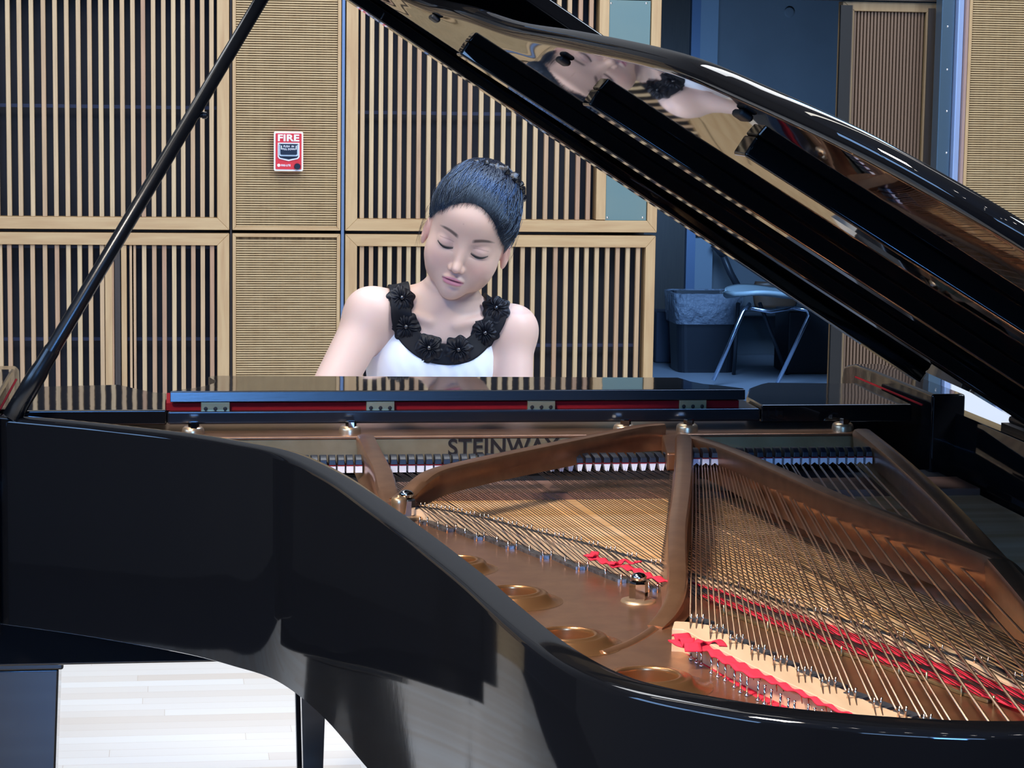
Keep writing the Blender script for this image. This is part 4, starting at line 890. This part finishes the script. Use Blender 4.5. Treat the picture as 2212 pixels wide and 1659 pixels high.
def head_local(q_, ears=True):
    m = mir(q_)
    d = sell(q_, (0, .012, .032), (.073, .090, .080))
    d = smin(d, sell(q_, (0, -.018, -.022), (.0635, .066, .074)), .03)
    d = smin(d, sell(m, (.033, -.014, -.060), (.025, .046, .036)), .03)            # jaw
    d = smin(d, sell(q_, (0, -.060, -.0930), (.020, .020, .018)), .028)            # chin
    d = smin(d, sell(m, (.036, -.050, -.032), (.025, .026, .026)), .025)           # cheeks
    d = smin(d, sell(q_, (0, -.050, .045), (.052, .035, .034)), .03)               # forehead
    d = smin(d, sell(q_, (0, -.060, -.066), (.026, .022, .026)), .02)              # muzzle
    d = smax(d, -sell(m, (.0315, -.104, -.002), (.019, .022, .0125)), .016)        # eye socket
    d = smin(d, sell(m, (.0315, -.0665, -.0015), (.0165, .0155, .0125)), .006)     # closed lid over the eye
    d = smax(d, -sell(m, (.0315, -.0875, .0065), (.0165, .0065, .0022)), .004)     # crease above the lid
    d = smax(d, -sell(m, (.0315, -.0855, -.0115), (.0150, .0055, .0020)), .004)    # under the lash line
    d = smin(d, scap(q_, (0, -.076, .014), (0, -.0925, -.028), .0058, .0066), .013)# nose bridge
    d = smin(d, sell(q_, (0, -.0955, -.0365), (.0082, .0103, .0080)), .008)        # tip
    d = smin(d, sell(m, (.0100, -.0860, -.0405), (.0052, .0092, .0058)), .005)     # alae
    d = smax(d, -sell(m, (.0060, -.0945, -.0465), (.0036, .0065, .0028)), .0018)    # nostrils
    d = smax(d, -scap(q_, (0, -.0890, -.0480), (0, -.0870, -.0545), .0018, .0022), .004)  # philtrum
    xx = q_[..., 0]
    lift = (m[..., 0]**2)*np.float32(6.0)                                          # corners of the mouth turn slightly down
    qq = np.stack([xx, q_[..., 1]-(m[..., 0]**2)*np.float32(11.), q_[..., 2]+lift], -1)
    up = smin(sell(qq, (.0060, -.0845, -.0592), (.0140, .0075, .0046)), sell(qq, (-.0060, -.0845, -.0592), (.0140, .0075, .0046)), .004)
    lo_ = sell(qq, (0, -.0837, -.0682), (.0165, .0088, .0068))
    d = smin(d, up, .0035); d = smin(d, lo_, .0035)
    d = smax(d, -sell(qq, (0, -.0925, -.0634), (.0215, .0085, .0013)), .0018)
    d = smax(d, -sell(q_, (0, -.0885, -.0795), (.0140, .0070, .0032)), .008)
    if not ears: return d
    e = np.stack([m[..., 0]-.0715-.18*(q_[..., 1]-.004), q_[..., 1]-.002+.25*(q_[..., 2]+.022), q_[..., 2]+.024], -1)
    ear = sell(e, (.004, .004, 0), (.0065, .0165, .0290))
    ear = smax(ear, -sell(e, (.0105, .0025, .004), (.0065, .0085, .0170)), .004)
    d = smin(d, ear, .006)
    return d
NB = np.array((.512, 4.545, 1.045)); NT = toworld((0, .022, -.045))
SHR, SHL = np.array((.378, 4.515, 1.070)), np.array((.659, 4.525, 1.037))
ELR, ELL = np.array((.243, 4.415, .838)), np.array((.655, 4.430, .800))
WRR, WRL = np.array((.340, 4.165, .795)), np.array((.580, 4.165, .792))
def torso(p):
    d = sell(p, (.506, 4.555, .965), (.128, .082, .150))
    d = smin(d, sell(p, (.516, 4.548, 1.035), (.125, .062, .072)), .05)
    d = smin(d, sell(p, (.452, 4.500, .965), (.050, .040, .050)), .04); d = smin(d, sell(p, (.565, 4.502, .955), (.050, .040, .050)), .04)
    d = smin(d, sell(p, (.505, 4.575, .80), (.105, .078, .14)), .06)
    d = smin(d, sell(p, (.505, 4.615, .60), (.150, .115, .105)), .08)
    return d
def legs(p):
    d = None
    for sx in (-1, 1):
        x = .505+sx*.085; k = scap(p, (x, 4.60, .565), (x+sx*.015, 4.19, .500), .078, .050)
        k = smin(k, scap(p, (x+sx*.015, 4.19, .495), (x+sx*.01, 4.16, .10), .050, .030), .03)
        k = smin(k, scap(p, (x+sx*.01, 4.17, .055), (x+sx*.015, 4.03, .030), .032, .026), .02)
        d = k if d is None else np.minimum(d, k)
    return d
def hand(p, w, el, side, tx):
    w = np.array(w); fw = np.array((tx-w[0], -.10, -.012)); fw /= np.linalg.norm(fw); sd = np.array((1., 0, 0)); sd -= fw*np.dot(sd, fw); sd /= np.linalg.norm(sd)
    pc = w+fw*.048
    loc = np.stack([(p-np.float32(pc))@np.float32(sd), (p-np.float32(pc))@np.float32(fw), (p-np.float32(pc))@np.float32(np.cross(sd, fw))], -1)
    d = smin(sell(loc, (0, 0, 0), (.036, .046, .0125)), scap(p, w, pc, .0235, .018), .02)
    for i, (u, ln) in enumerate(((-.029, .060), (-.0105, .072), (.010, .075), (.029, .064))):
        if side > 0: u = -u
        a = pc+sd*u*.9+fw*.036+np.array((0, 0, .003)); b_ = a+fw*ln*.42+sd*u*.15+np.array((0, 0, .008)); c_ = b_+fw*ln*.30+sd*u*.1-np.array((0, 0, .014)); e = c_+fw*ln*.13-np.array((0, 0, .018))
        e[2] = max(e[2], .752); c_[2] = max(c_[2], .757)
        f_ = np.minimum(scap(p, a, b_, .0088, .0080), scap(p, b_, c_, .0080, .0072)); f_ = np.minimum(f_, scap(p, c_, e, .0072, .0064)); d = smin(d, f_, .006)
    ts = -side
    a = pc+sd*ts*.022-fw*.022; b_ = a+sd*ts*.028+fw*.026-np.array((0, 0, .008)); c_ = b_+sd*ts*.006+fw*.030-np.array((0, 0, .006)); c_[2] = max(c_[2], .753)
    return smin(d, np.minimum(scap(p, a, b_, .0125, .0095), scap(p, b_, c_, .0095, .0078)), .008)
def arms(p):
    d = smin(scap(p, SHR, ELR, .045, .036), sell(p, SHR+np.array((.002, 0, -.002)), (.049, .047, .050)), .03)
    d = smin(d, scap(p, ELR, WRR, .036, .0235), .02)
    k = smin(scap(p, SHL, ELL, .0415, .034), sell(p, SHL, (.046, .045, .047)), .03)
    k = smin(k, scap(p, ELL, WRL, .034, .0235), .02)
    return np.minimum(d, k)
def body(p, head=True, hands=True):
    d = torso(p)
    d = smin(d, scap(p, (.45, 4.545, 1.083), SHR, .036, .042), .03); d = smin(d, scap(p, (.575, 4.548, 1.060), SHL, .034, .040), .03)
    d = smin(d, arms(p), .022)
    nk = scap(p, NB, NT, .052, .0465); d = smin(d, nk, .035)
    # collar bones
    d = smin(d, scap(p, (.488, 4.478, 1.060), (.405, 4.495, 1.092), .0060, .0055), .014); d = smin(d, scap(p, (.540, 4.478, 1.052), (.630, 4.500, 1.066), .0060, .0055), .014)
    d = smin(d, legs(p), .03)
    if hands: d = smin(d, hand(p, WRR, ELR, 1, .36), .01); d = smin(d, hand(p, WRL, ELL, -1, .56), .01)
    if head:
        h = head_local(tolocal(p))*np.float32(HS)
        d = smin(d, h, .012)
    return d
def grid_surface(f, lo, hi, h, keep=None):
    """surface nets on the blocks that the surface passes through"""
    B = 8; lo = np.array(lo, float); H = B*h; n = np.ceil((np.array(hi)-lo)/H).astype(int)
    I = np.stack(np.meshgrid(*[np.arange(k) for k in n], indexing='ij'), -1).reshape(-1, 3)
    dc = f((lo+(I+.5)*H).astype(np.float32)); I = I[np.abs(dc) < H*1.05+.004]
    N = n*B+2; off = np.stack(np.meshgrid(*[np.arange(B+1)]*3, indexing='ij'), -1).reshape(-1, 3)
    codes = []; pos = []; edges = []
    mul = np.array((1, N[0], N[0]*N[1]), dtype=np.int64)
    for s_ in range(0, len(I), 256):
        blk = I[s_:s_+256]; G = blk[:, None, :]*B+off[None]; v = f((lo+G*h).astype(np.float32).reshape(-1, 3)).reshape(len(blk), B+1, B+1, B+1)
        c8 = np.stack([v[:, i:B+i, j:B+j, k:B+k] for i in (0, 1) for j in (0, 1) for k in (0, 1)], -1)
        act = (c8.min(-1) < 0) & (c8.max(-1) >= 0)
        bi, ci, cj, ck = np.nonzero(act); cell = blk[bi]*B+np.stack([ci, cj, ck], -1); w = c8[bi, ci, cj, ck]
        corner = np.array([(i, j, k) for i in (0, 1) for j in (0, 1) for k in (0, 1)], float)
        acc = np.zeros((len(cell), 3)); cnt = np.zeros(len(cell))
        for a in range(8):
            for b_ in range(a+1, 8):
                if abs(corner[a]-corner[b_]).sum() == 1:
                    x = (w[:, a] < 0) != (w[:, b_] < 0); t = np.where(x, w[:, a]/(w[:, a]-w[:, b_]+1e-12), 0)
                    acc += np.where(x[:, None], corner[a]+t[:, None]*(corner[b_]-corner[a]), 0); cnt += x
        codes.append(cell@mul); pos.append(lo+(cell+acc/np.maximum(cnt, 1)[:, None])*h)
        base = v[:, :B, :B, :B]
        for ax_, nb in ((0, v[:, 1:, :B, :B]), (1, v[:, :B, 1:, :B]), (2, v[:, :B, :B, 1:])):
            bi, ci, cj, ck = np.nonzero((base < 0) != (nb < 0)); e = (blk[bi]*B+np.stack([ci, cj, ck], -1))@mul
            edges.append((ax_, e, base[bi, ci, cj, ck] < 0))
    codes = np.concatenate(codes); pos = np.concatenate(pos); o_ = np.argsort(codes); codes = codes[o_]; pos = pos[o_]
    faces = []
    for ax_, e, neg in edges:
        a, b_ = [(1, 2), (2, 0), (0, 1)][ax_]
        q4 = np.stack([e, e-mul[a], e-mul[a]-mul[b_], e-mul[b_]], -1); ix = np.searchsorted(codes, q4); ix = np.clip(ix, 0, len(codes)-1)
        ok = (codes[ix] == q4).all(-1); ix = ix[ok]; ng = neg[ok]; ix = np.where(ng[:, None], ix, ix[:, ::-1]); faces.append(ix)
    faces = np.concatenate(faces)
    for _ in range(2):
        P_ = pos.astype(np.float32); d0 = f(P_); g_ = np.stack([f(P_+np.float32(np.eye(3)[i]*.0006))-d0 for i in range(3)], -1)/.0006
        step = np.clip(d0, -h, h)[:, None]*g_/np.maximum((g_*g_).sum(-1, keepdims=True), .3); pos = pos-step
    if keep is not None:
        k = keep(pos); good = k[faces].all(-1); faces = faces[good]; used = np.unique(faces); mp_ = np.full(len(pos), -1); mp_[used] = np.arange(len(used)); pos = pos[used]; faces = mp_[faces]
    return pos, faces
def big_mesh(name, pos, faces, m, parent, colors=None):
    me = bpy.data.meshes.new(name); po = origin_of(parent); me.vertices.add(len(pos)); me.vertices.foreach_set('co', (pos-po).astype(np.float32).ravel())
    me.loops.add(faces.size); me.loops.foreach_set('vertex_index', faces.astype(np.int32).ravel()); me.polygons.add(len(faces))
    me.polygons.foreach_set('loop_start', (np.arange(len(faces))*4).astype(np.int32)); me.update(calc_edges=True)
    me.polygons.foreach_set('use_smooth', np.ones(len(faces), bool)); me.materials.append(M[m] if isinstance(m, str) else m)
    if colors is not None: a = me.attributes.new('paint', 'FLOAT_COLOR', 'POINT'); a.data.foreach_set('color', colors.astype(np.float32).ravel())
    o_ = bpy.data.objects.new(name, me); COL.objects.link(o_); o_.parent = parent; return o_
PER = thing('person', (.5, 4.6, .47), 'person with black hair up, white dress and black flower collar, seated playing, looking down', 'person')
SKIN = np.array((.72, .485, .385))
def skin_paint(pos):
    q_ = tolocal(pos.astype(np.float32)); x, y, z = q_[:, 0], q_[:, 1], q_[:, 2]; ax = np.abs(x)
    C_ = np.ones((len(pos), 4)); C_[:, :3] = SKIN
    def mixc(mask, col): m_ = np.clip(mask, 0, 1)[:, None]; C_[:, :3] = C_[:, :3]*(1-m_)+np.array(col)*m_
    inh = (np.abs(z) < .14) & (ax < .1) & (np.abs(y) < .13)
    front = (y < -.05) & inh
    g = lambda a, b_, c_, d_: np.exp(-((a-b_)/c_)**2) if True else 0
    mixc(.28*np.exp(-((ax-.042)/.020)**2-((z+.034)/.018)**2)*front, (.80, .40, .34))
    mixc(.30*np.exp(-((x)/.012)**2-((z+.042)/.010)**2)*front, (.80, .44, .38))
    mixc(.45*np.exp(-((ax-.031)/.018)**2-((z-.004)/.008)**2)*front, (.48, .31, .30)); mixc(.6*np.clip(1-np.abs(z-.0065+((ax-.0315)**2)*9)/.0011, 0, 1)*(ax > .018)*(ax < .046)*front, (.30, .17, .15))
    mixc(.5*np.exp(-((ax-.074)/.012)**2)*(y > -.03)*inh*(z > -.06)*(z < .02), (.80, .38, .30))
    zz = z+6*x*x; e1 = (np.abs(x)/.0198)**2+((zz+.0639)/np.where(zz > -.0639, .0076, .0108))**2
    mixc(np.clip((1.12-e1)/.35, 0, 1)*front, (.66, .27, .32))
    mixc(np.clip(1-np.abs(zz+.0636)/.0016, 0, 1)*(ax < .0205)*front*.8, (.25, .06, .07))
    # eyebrows
    t = np.clip((ax-.0135)/.038, 0, 1); bz = .0190+.0075*np.sin(t*2.3)-.0035*t; wd = .0043*(1-t**2*.70)+.0007
    mixc(np.clip((1-np.abs(z-bz)/wd)*1.6, 0, 1)*(ax > .0125)*(ax < .0525)*front*np.clip((ax-.0115)/.006, 0, 1)*np.clip((.054-ax)/.012, 0, 1)*.85, (.045, .03, .028))
    mixc(np.clip(1-np.abs(z+.0080-((ax-.0315)**2)*14)/.0026, 0, 1)*(ax > .0165)*(ax < .0475)*front*.75, (.10, .055, .05))
    mixc(np.exp(-((x+.011)/.0012)**2-((z-.046)/.0012)**2)*front*.6, (.45, .25, .2))
    mixc(np.exp(-((ax-.0062)/.0034)**2-((z+.0452)/.0022)**2)*front*.85, (.22, .09, .08))
    return C_
def skin_mat():
    m = mat('skin', tuple(SKIN), .46, spec=.35, sss=.16, bump=((900, 900, 900), .06, .0003)); nt = m.node_tree
    at = nt.nodes.new('ShaderNodeAttribute'); at.attribute_name = 'paint'; nt.links.new(at.outputs['Color'], nt.nodes['Principled BSDF'].inputs['Base Color']); return m
M['skin'] = skin_mat()
zc = lambda P_: ((P_-HC_)@HR)[:, 2]/HS > -.118
hp, hf = grid_surface(lambda p: body(p, True, False), HC_-np.array((.13, .15, .16)), HC_+np.array((.13, .15, .14)), .00125, keep=lambda P_: zc(P_))
bp_, bf_ = grid_surface(lambda p: body(p, True, True), (.15, 3.95, 0.0), (.80, 4.78, 1.24), .0042, keep=lambda P_: ((P_-HC_)@HR)[:, 2]/HS < -.111)
pos = np.concatenate([hp, bp_]); fcs = np.concatenate([hf, bf_+len(hp)])
BODY = big_mesh('body', pos, fcs, 'skin', PER, skin_paint(pos))
# ---- eyelashes, drawn along the closed lids
def surf_y(x, z, y0=-.13, extra=0.0):
    y = np.full(len(x), y0, np.float32); x = np.float32(x); z = np.float32(z)
    for _ in range(60): y = y+np.clip(head_local(np.stack([x, y, z], -1)), -.01, .01)*.7
    return y
for sx in (-1, 1):
    u = np.linspace(0, 1, 22); X_ = sx*(.0165+.0305*u); Z_ = -.0062-.0052*np.sin(u*PI)+.0022*u
    Y_ = surf_y(X_, Z_); th = .0006+.0015*np.sin(np.clip(u*1.05, 0, 1)*PI)**.8
    pts = [toworld((X_[i], Y_[i]-.0002, Z_[i])) for i in range(22)]
    MB().tube(pts, list(th*1.0), 6).build('eyelashes', 'hairmat' if 'hairmat' in M else 'rubber', BODY, smooth=True)
    u = np.linspace(0, 1, 16); X_ = sx*(.018+.029*u); Z_ = -.0016+.0062*np.sin(np.clip(u*.92+.08, 0, 1)*PI)
# ---- hair
def hairmat():
    m = mat('black_hair', (.006, .006, .011), .38, spec=.6, bump=((420, 420, 60), .5, .0015)); nt = m.node_tree; b_ = nt.nodes['Principled BSDF']; b_.inputs['Specular Tint'].default_value = (.55, .75, 1, 1); return m  # bluish specular tint puts the blue light into the hair sheen
M['hair'] = hairmat(); M['hair_locks'] = mat('glossy_black_hair', (.006, .006, .012), .27, spec=.75); M['hair_locks'].node_tree.nodes['Principled BSDF'].inputs['Specular Tint'].default_value = (.5, .72, 1, 1)  # blue sheen tinted into the strands as well
def gline(z): return np.interp(z, [-.06, -.045, -.02, .0, .02, .038, .053, .0635, .0715, .0795], [.05, .040, .012, -.014, -.030, -.041, -.052, -.068, -.092, -1])
def zeff(x, z): return z-.0175+9.0*np.clip(np.abs(x), 0, .055)**2*np.clip((z-.01)/.03, 0, 1)
def hair_local(q_, lift=0.0):
    d = sell(q_, (0, .014, .036), (.0765, .0945, .0835))
    d = smin(d, sell(q_, (.004, .045, .072), (.056, .052, .050)), .03)
    d = smin(d, sell(q_, (0, .02, -.005), (.0755, .080, .06)), .02)
    d = smin(d, head_local(q_, False)-np.float32(.0022), .006)
    ang = np.arctan2(q_[..., 0]-.005, q_[..., 2]-.02+q_[..., 1]*.0)
    g_ = gline(zeff(q_[..., 0], q_[..., 2])).astype(np.float32)
    g_ = g_-np.clip((q_[..., 0])/.065, 0, 1)*.026*(q_[..., 2] > -.03)
    return smax(d, (g_-q_[..., 1])*.8, .006)
hp2, hf2 = grid_surface(lambda p: hair_local(tolocal(p))*np.float32(HS), HC_-np.array((.13, .15, .13)), HC_+np.array((.15, .17, .17)), .0018)
HAIR = big_mesh('hair', hp2, hf2, 'hair', PER)
# strands combed back from the hairline to the bun
BUN = np.array((.010, .078, .072))
def hair_surf(dirs, c0=(0, .015, .02)):
    c0 = np.float32(c0); t = np.full(len(dirs), .15, np.float32); dirs = dirs.astype(np.float32)
    q0 = lambda q_: smin(smin(sell(q_, (0, .014, .036), (.0765, .0945, .0835)), sell(q_, (.004, .045, .072), (.056, .052, .050)), .03), np.minimum(sell(q_, (0, .02, -.005), (.0755, .080, .06)), head_local(q_, False)-np.float32(.0026)), .012)
    for _ in range(50): t = t-np.clip(q0(c0+dirs*t[:, None]), -.02, .02)*.8
    return c0+dirs*t[:, None]
V = []; F_ = []
curv = bpy.data.curves.new('hair_strands', 'CURVE'); curv.dimensions = '3D'; curv.bevel_depth = .00030; curv.bevel_resolution = 2; curv.resolution_u = 2
NS, n_ = 3200, 24
aa = rng.uniform(-2.75, 2.75, NS); st_ = np.stack([.078*np.sin(aa*.68), -.095*np.cos(aa*.54), .072*np.cos(aa*.70)-.010], -1)+rng.normal(0, .0035, (NS, 3))
C0 = np.array((0, .015, .02)); D0 = st_-C0; D0 /= np.linalg.norm(D0, axis=1)[:, None]; D1 = (BUN+rng.normal(0, .016, (NS, 3)))-C0; D1 /= np.linalg.norm(D1, axis=1)[:, None]
tt_ = np.linspace(0, 1, n_)[None, :, None]; DD = D0[:, None]*(1-tt_)+D1[:, None]*tt_; DD /= np.linalg.norm(DD, axis=2)[..., None]
PA = hair_surf(DD.reshape(-1, 3)).reshape(NS, n_, 3); OV = rng.uniform(0, 1, NS)**2*.012
OKM = PA[..., 1] >= gline(zeff(PA[..., 0], PA[..., 2])+OV[:, None]*.8)-OV[:, None]-np.clip(PA[..., 0]/.065, 0, 1)*.026
for k in range(NS):
    ok_ = np.nonzero(OKM[k])[0]
    if len(ok_) < 5: continue
    lock = k % 6 == 0; cut = 1 if lock else 0; wv, wp = rng.normal(0, .0022), rng.uniform(0, 6)
    P_ = PA[k][ok_[0]+cut:]; dd = DD[k][ok_[0]+cut:]; lift_ = rng.uniform(.0006, .0030) if lock else rng.uniform(.0001, .0016); m_ = len(P_); sp_ = curv.splines.new('POLY'); sp_.points.add(m_-1)
    for i in range(m_):
        w_ = toworld(P_[i]+dd[i]*(lift_*math.sin(min(1, i/5)*PI/2))+np.array((wv*math.sin(i*.28+wp), 0, 0))*min(1, i/4))-origin_of(PER); sp_.points[i].co = (*w_, 1); sp_.points[i].radius = min(3.0 if lock else 1.0, .12+i*(.6 if lock else .17))
# loose wisps by the ears and neck
for k in range(46):
    sx = -1 if k % 3 else 1
    st0 = np.array((sx*.074, .0+rng.uniform(-.02, .03), .01+rng.uniform(-.03, .03))); n_ = 9; sp_ = curv.splines.new('POLY'); sp_.points.add(n_-1); ph = rng.uniform(0, 6); ln = rng.uniform(.04, .10); dr_ = rng.uniform(-.02, .03)
    for i in range(n_):
        t_ = i/(n_-1); w_ = toworld(st0+np.array((sx*(.004+.010*math.sin(t_*2.5+ph*.2)), dr_*t_+.01*t_, -ln*t_)))-origin_of(PER); sp_.points[i].co = (*w_, 1); sp_.points[i].radius = .35*(1-t_*.7)
tmp_ = bpy.data.objects.new('tmp', curv); COL.objects.link(tmp_); hm = bpy.data.meshes.new_from_object(tmp_.evaluated_get(bpy.context.evaluated_depsgraph_get())); bpy.data.objects.remove(tmp_)
hm.materials.clear(); hm.materials.append(M['hair_locks']); ho = bpy.data.objects.new('hair_strands', hm); COL.objects.link(ho); ho.parent = HAIR; ho['kind'] = 'stuff'; hm.polygons.foreach_set('use_smooth', [True]*len(hm.polygons))
# bun and ruffled hair tie
V = []; F_ = []; nu, nv = 40, 24
for i in range(nu):
    for j in range(nv):
        th, ph = 2*PI*i/nu, PI*j/(nv-1); r_ = 1+.05*math.sin(th*9+ph*6)
        V.append(toworld(BUN+np.array((.036*r_*math.cos(th)*math.sin(ph), .030*r_*math.cos(ph)+.006, .034*r_*math.sin(th)*math.sin(ph)))))
for i in range(nu):
    for j in range(nv-1): F_.append((i*nv+j, i*nv+j+1, ((i+1) % nu)*nv+j+1, ((i+1) % nu)*nv+j))
link_mesh('hair_bun', V, F_, 'hair', HAIR, smooth=True)
V = []; F_ = []; nu, nv = 150, 12
axn = np.array((0, .72, .45)); axn /= np.linalg.norm(axn); e1 = np.array((1., 0, 0)); e2 = np.cross(axn, e1); cc = np.array((.012, .055, .078))
for i in range(nu):
    th = 2*PI*i/nu; rr_ = .0100*(1+.26*math.sin(th*19)+.12*math.sin(th*43)); R_ = .053+.003*math.sin(th*13)
    for j in range(nv):
        ph = 2*PI*j/nv; rad = e1*math.cos(th)+e2*math.sin(th); V.append(toworld(cc+rad*(R_+rr_*math.cos(ph)*(1+.2*math.sin(ph*3+th*9)))+axn*rr_*math.sin(ph)))
for i in range(nu):
    for j in range(nv): a_ = i*nv+j; b2 = i*nv+(j+1) % nv; c2_ = ((i+1) % nu)*nv+(j+1) % nv; d2 = ((i+1) % nu)*nv+j; F_.append((a_, b2, c2_, d2))
link_mesh('hair_tie', V, F_, mat('black_sequin_fabric', (.004, .005, .009), .2, spec=.6, bump=((500, 500, 500), .8, .001)), HAIR, smooth=True)
# ---- dress
def polyd(x, z, poly):
    """signed distance to a polygon in the XZ plane, negative inside"""
    P_ = np.array(poly, np.float32); d = np.full(x.shape, 1e9, np.float32); ins = np.zeros(x.shape, bool); n_ = len(P_)
    for i in range(n_):
        a, b_ = P_[i], P_[(i+1) % n_]; e = b_-a; wx_ = x-a[0]; wz_ = z-a[1]; t = np.clip((wx_*e[0]+wz_*e[1])/(e@e), 0, 1); d = np.minimum(d, (wx_-e[0]*t)**2+(wz_-e[1]*t)**2)
        cnd = ((a[1] > z) != (b_[1] > z)); xi = a[0]+(z-a[1])/(b_[1]-a[1]+1e-12)*(b_[0]-a[0]); ins ^= cnd & (x < xi)
    d = np.sqrt(d); return np.where(ins, -d, d)
def lined(x, z, pts):
    P_ = np.array(pts, np.float32); d = np.full(x.shape, 1e9, np.float32)
    for a, b_ in zip(P_, P_[1:]): e = b_-a; t = np.clip(((x-a[0])*e[0]+(z-a[1])*e[1])/(e@e), 0, 1); d = np.minimum(d, (x-a[0]-e[0]*t)**2+(z-a[1]-e[1]*t)**2)
    return np.sqrt(d)
xz = lambda px, py, Y=4.475: (PY(px, py, Y)[0], PY(px, py, Y)[2])
upper = lambda p: smin(smin(torso(p), scap(p, (.45, 4.545, 1.083), SHR, .036, .042), .03), smin(scap(p, (.575, 4.548, 1.060), SHL, .034, .040), scap(p, NB, NT, .052, .0465), .035), .035)
band_c = [xz(868, 585), xz(867, 640), xz(868, 690), xz(884, 726), xz(920, 754), xz(960, 764), xz(1003, 758), xz(1040, 734), xz(1066, 698), xz(1077, 665), xz(1082, 610)]
band_c = [tuple(v_[:2]) for v_ in spline([(a, b_, 0) for a, b_ in band_c], 5)]
def band(p): return smax(np.abs(body(p, False, False)-np.float32(.004))-np.float32(.0035), lined(p[..., 0], p[..., 2], band_c)-np.float32(.0205), .002)
inn = [xz(868, 640), xz(868, 690), xz(884, 726), xz(920, 754), xz(960, 764), xz(1003, 758), xz(1040, 734), xz(1066, 698), xz(1070, 690)]
dpoly = inn+[xz(1070, 712), xz(1080, 752), xz(1078, 795)]+[(.80, .93), (.80, -1), (.2, -1), (.2, .93), xz(789, 800), xz(789, 785), xz(804, 761), xz(842, 698)]
def skirt(p):
    d = smin(sell(p, (.505, 4.60, .60), (.165, .135, .118)), scap(p, (.425, 4.56, .555), (.40, 4.17, .50), .092, .075), .06); d = smin(d, scap(p, (.585, 4.56, .555), (.62, 4.17, .50), .092, .075), .06)
    d = smax(d, (4.13-p[..., 1]), .01); return smax(d, .475-p[..., 2], .006)
def dress(p):
    x, y, z = p[..., 0], p[..., 1], p[..., 2]
    fold = .0020*np.sin((x-.50)*150+np.sin(z*23)*1.2)*np.clip((1.02-z)*9, 0, 1)+.0010*np.sin((x+z*.5)*260)*np.clip((1.0-z)*9, 0, 1)
    t = torso(p)-.0055-fold
    d = smax(t, polyd(x, z, dpoly), .003)
    return smin(d, skirt(p), .03)
M['satin'] = mat('white_satin', (.88, .90, .95), .32, spec=.5, bump=((14, 14, 5), .35, .006))
M['collar'] = mat('black_collar_cloth', (.004, .004, .007), .6, spec=.25)
dp, df = grid_surface(dress, (.18, 4.08, .44), (.80, 4.80, 1.16), .0032)
big_mesh('dress', dp, df, 'satin', PER)
bp2, bf2 = grid_surface(band, (.30, 4.38, .93), (.75, 4.70, 1.20), .0020)
COLLAR = big_mesh('collar_band', bp2, bf2, 'collar', PER)
def march(px, py, f, off=0.0):
    o_ = CAM; d = ray(px, py); d = d/np.linalg.norm(d); t = 3.9
    for _ in range(90): t += max(min(float(f(np.float32([o_+d*t]))[0])-off, .02), -.02)*.8
    return o_+d*t
M['rosette'] = mat('black_rosette_cloth', (.006, .006, .010), .5, spec=.3)
ros = [(866.6, 646), (877, 706), (926, 752), (990, 756), (1047, 719), (1072, 668)]
for r_i, (px, py) in enumerate(ros):
    c = march(px, py, lambda p: body(p, False, False)-.008); e_ = .004; f0 = float(body(np.float32([c]), False, False)[0])
    nrm = np.array([float(body(np.float32([c+np.eye(3)[i]*e_]), False, False)[0])-f0 for i in range(3)]); nrm /= np.linalg.norm(nrm)
    nrm = nrm*.6+np.array((-.1, -1, .1))*.6; nrm /= np.linalg.norm(nrm)
    a = np.cross(nrm, (0, 0, 1)); a /= np.linalg.norm(a); b_ = np.cross(a, nrm); V = []; nth, nr = 96, 12; R_ = .0262
    for j in range(nr+1):
        rr_ = j/nr
        for i in range(nth):
            th = 2*PI*i/nth; rad = R_*1.06*rr_*(1+.085*math.sin(th*(5+r_i % 2)+r_i)*rr_+.035*math.sin(th*9+r_i*2)*rr_)
            h_ = .0065*math.sin(min(1, rr_*1.12)*PI)**.6+.0022*math.sin(th*15+2.6*math.sin(rr_*4+r_i+2*math.sin(th*2+r_i))+1.2*math.sin(th*7+r_i))*math.sin(rr_*PI)**.7 + (.002 if rr_ < .01 else 0)
            V.append(c+nrm*h_+a*rad*math.cos(th)+b_*rad*math.sin(th))
    F_ = [(j*nth+i, j*nth+(i+1) % nth, (j+1)*nth+(i+1) % nth, (j+1)*nth+i) for j in range(nr) for i in range(nth)]
    ro = link_mesh('rosette', V, F_, 'rosette', COLLAR, smooth=True)
    V, F2 = [], []
    MB().lathe(c+nrm*.0062, [(.0001, -.003), (.0035, -.0025), (.0048, .0), (.0042, .0024), (.0026, .0041), (.0001, .0048)], 16, a, b_, nrm).build('bead', mat('black_bead', (.01, .01, .015), .06, spec=.9, coat=.5) if r_i == 0 else 'bead', ro, smooth=True)
    if r_i == 0: M['bead'] = bpy.data.materials['black_bead']
# ---- bench
BN = thing('piano_bench', (.5, 4.66, 0), 'black padded bench with tapered legs under the pianist', 'bench')
MB().box(.235, .805, 4.50, 4.84, .375, .43).build('bench_frame', 'ebony', BN, bevel=.004)
MB().box(.24, .80, 4.505, 4.835, .43, .468).build('seat_cushion', mat('black_leather', (.015, .015, .016), .4, bump=((60, 60, 60), .3, .002)), BN, bevel=.014, seg=4)
for x in (.269, .771):
    for y in (4.535, 4.805):
        lg = MB(); lg.add([(x+sx*w, y+sy*w, z) for z, w in ((.38, .026), (0, .016)) for sx, sy in ((-1, -1), (1, -1), (1, 1), (-1, 1))], [(0, 1, 2, 3), (7, 6, 5, 4), (0, 4, 5, 1), (1, 5, 6, 2), (2, 6, 7, 3), (3, 7, 4, 0)]); lg.build('leg', 'ebony', BN, bevel=.002)
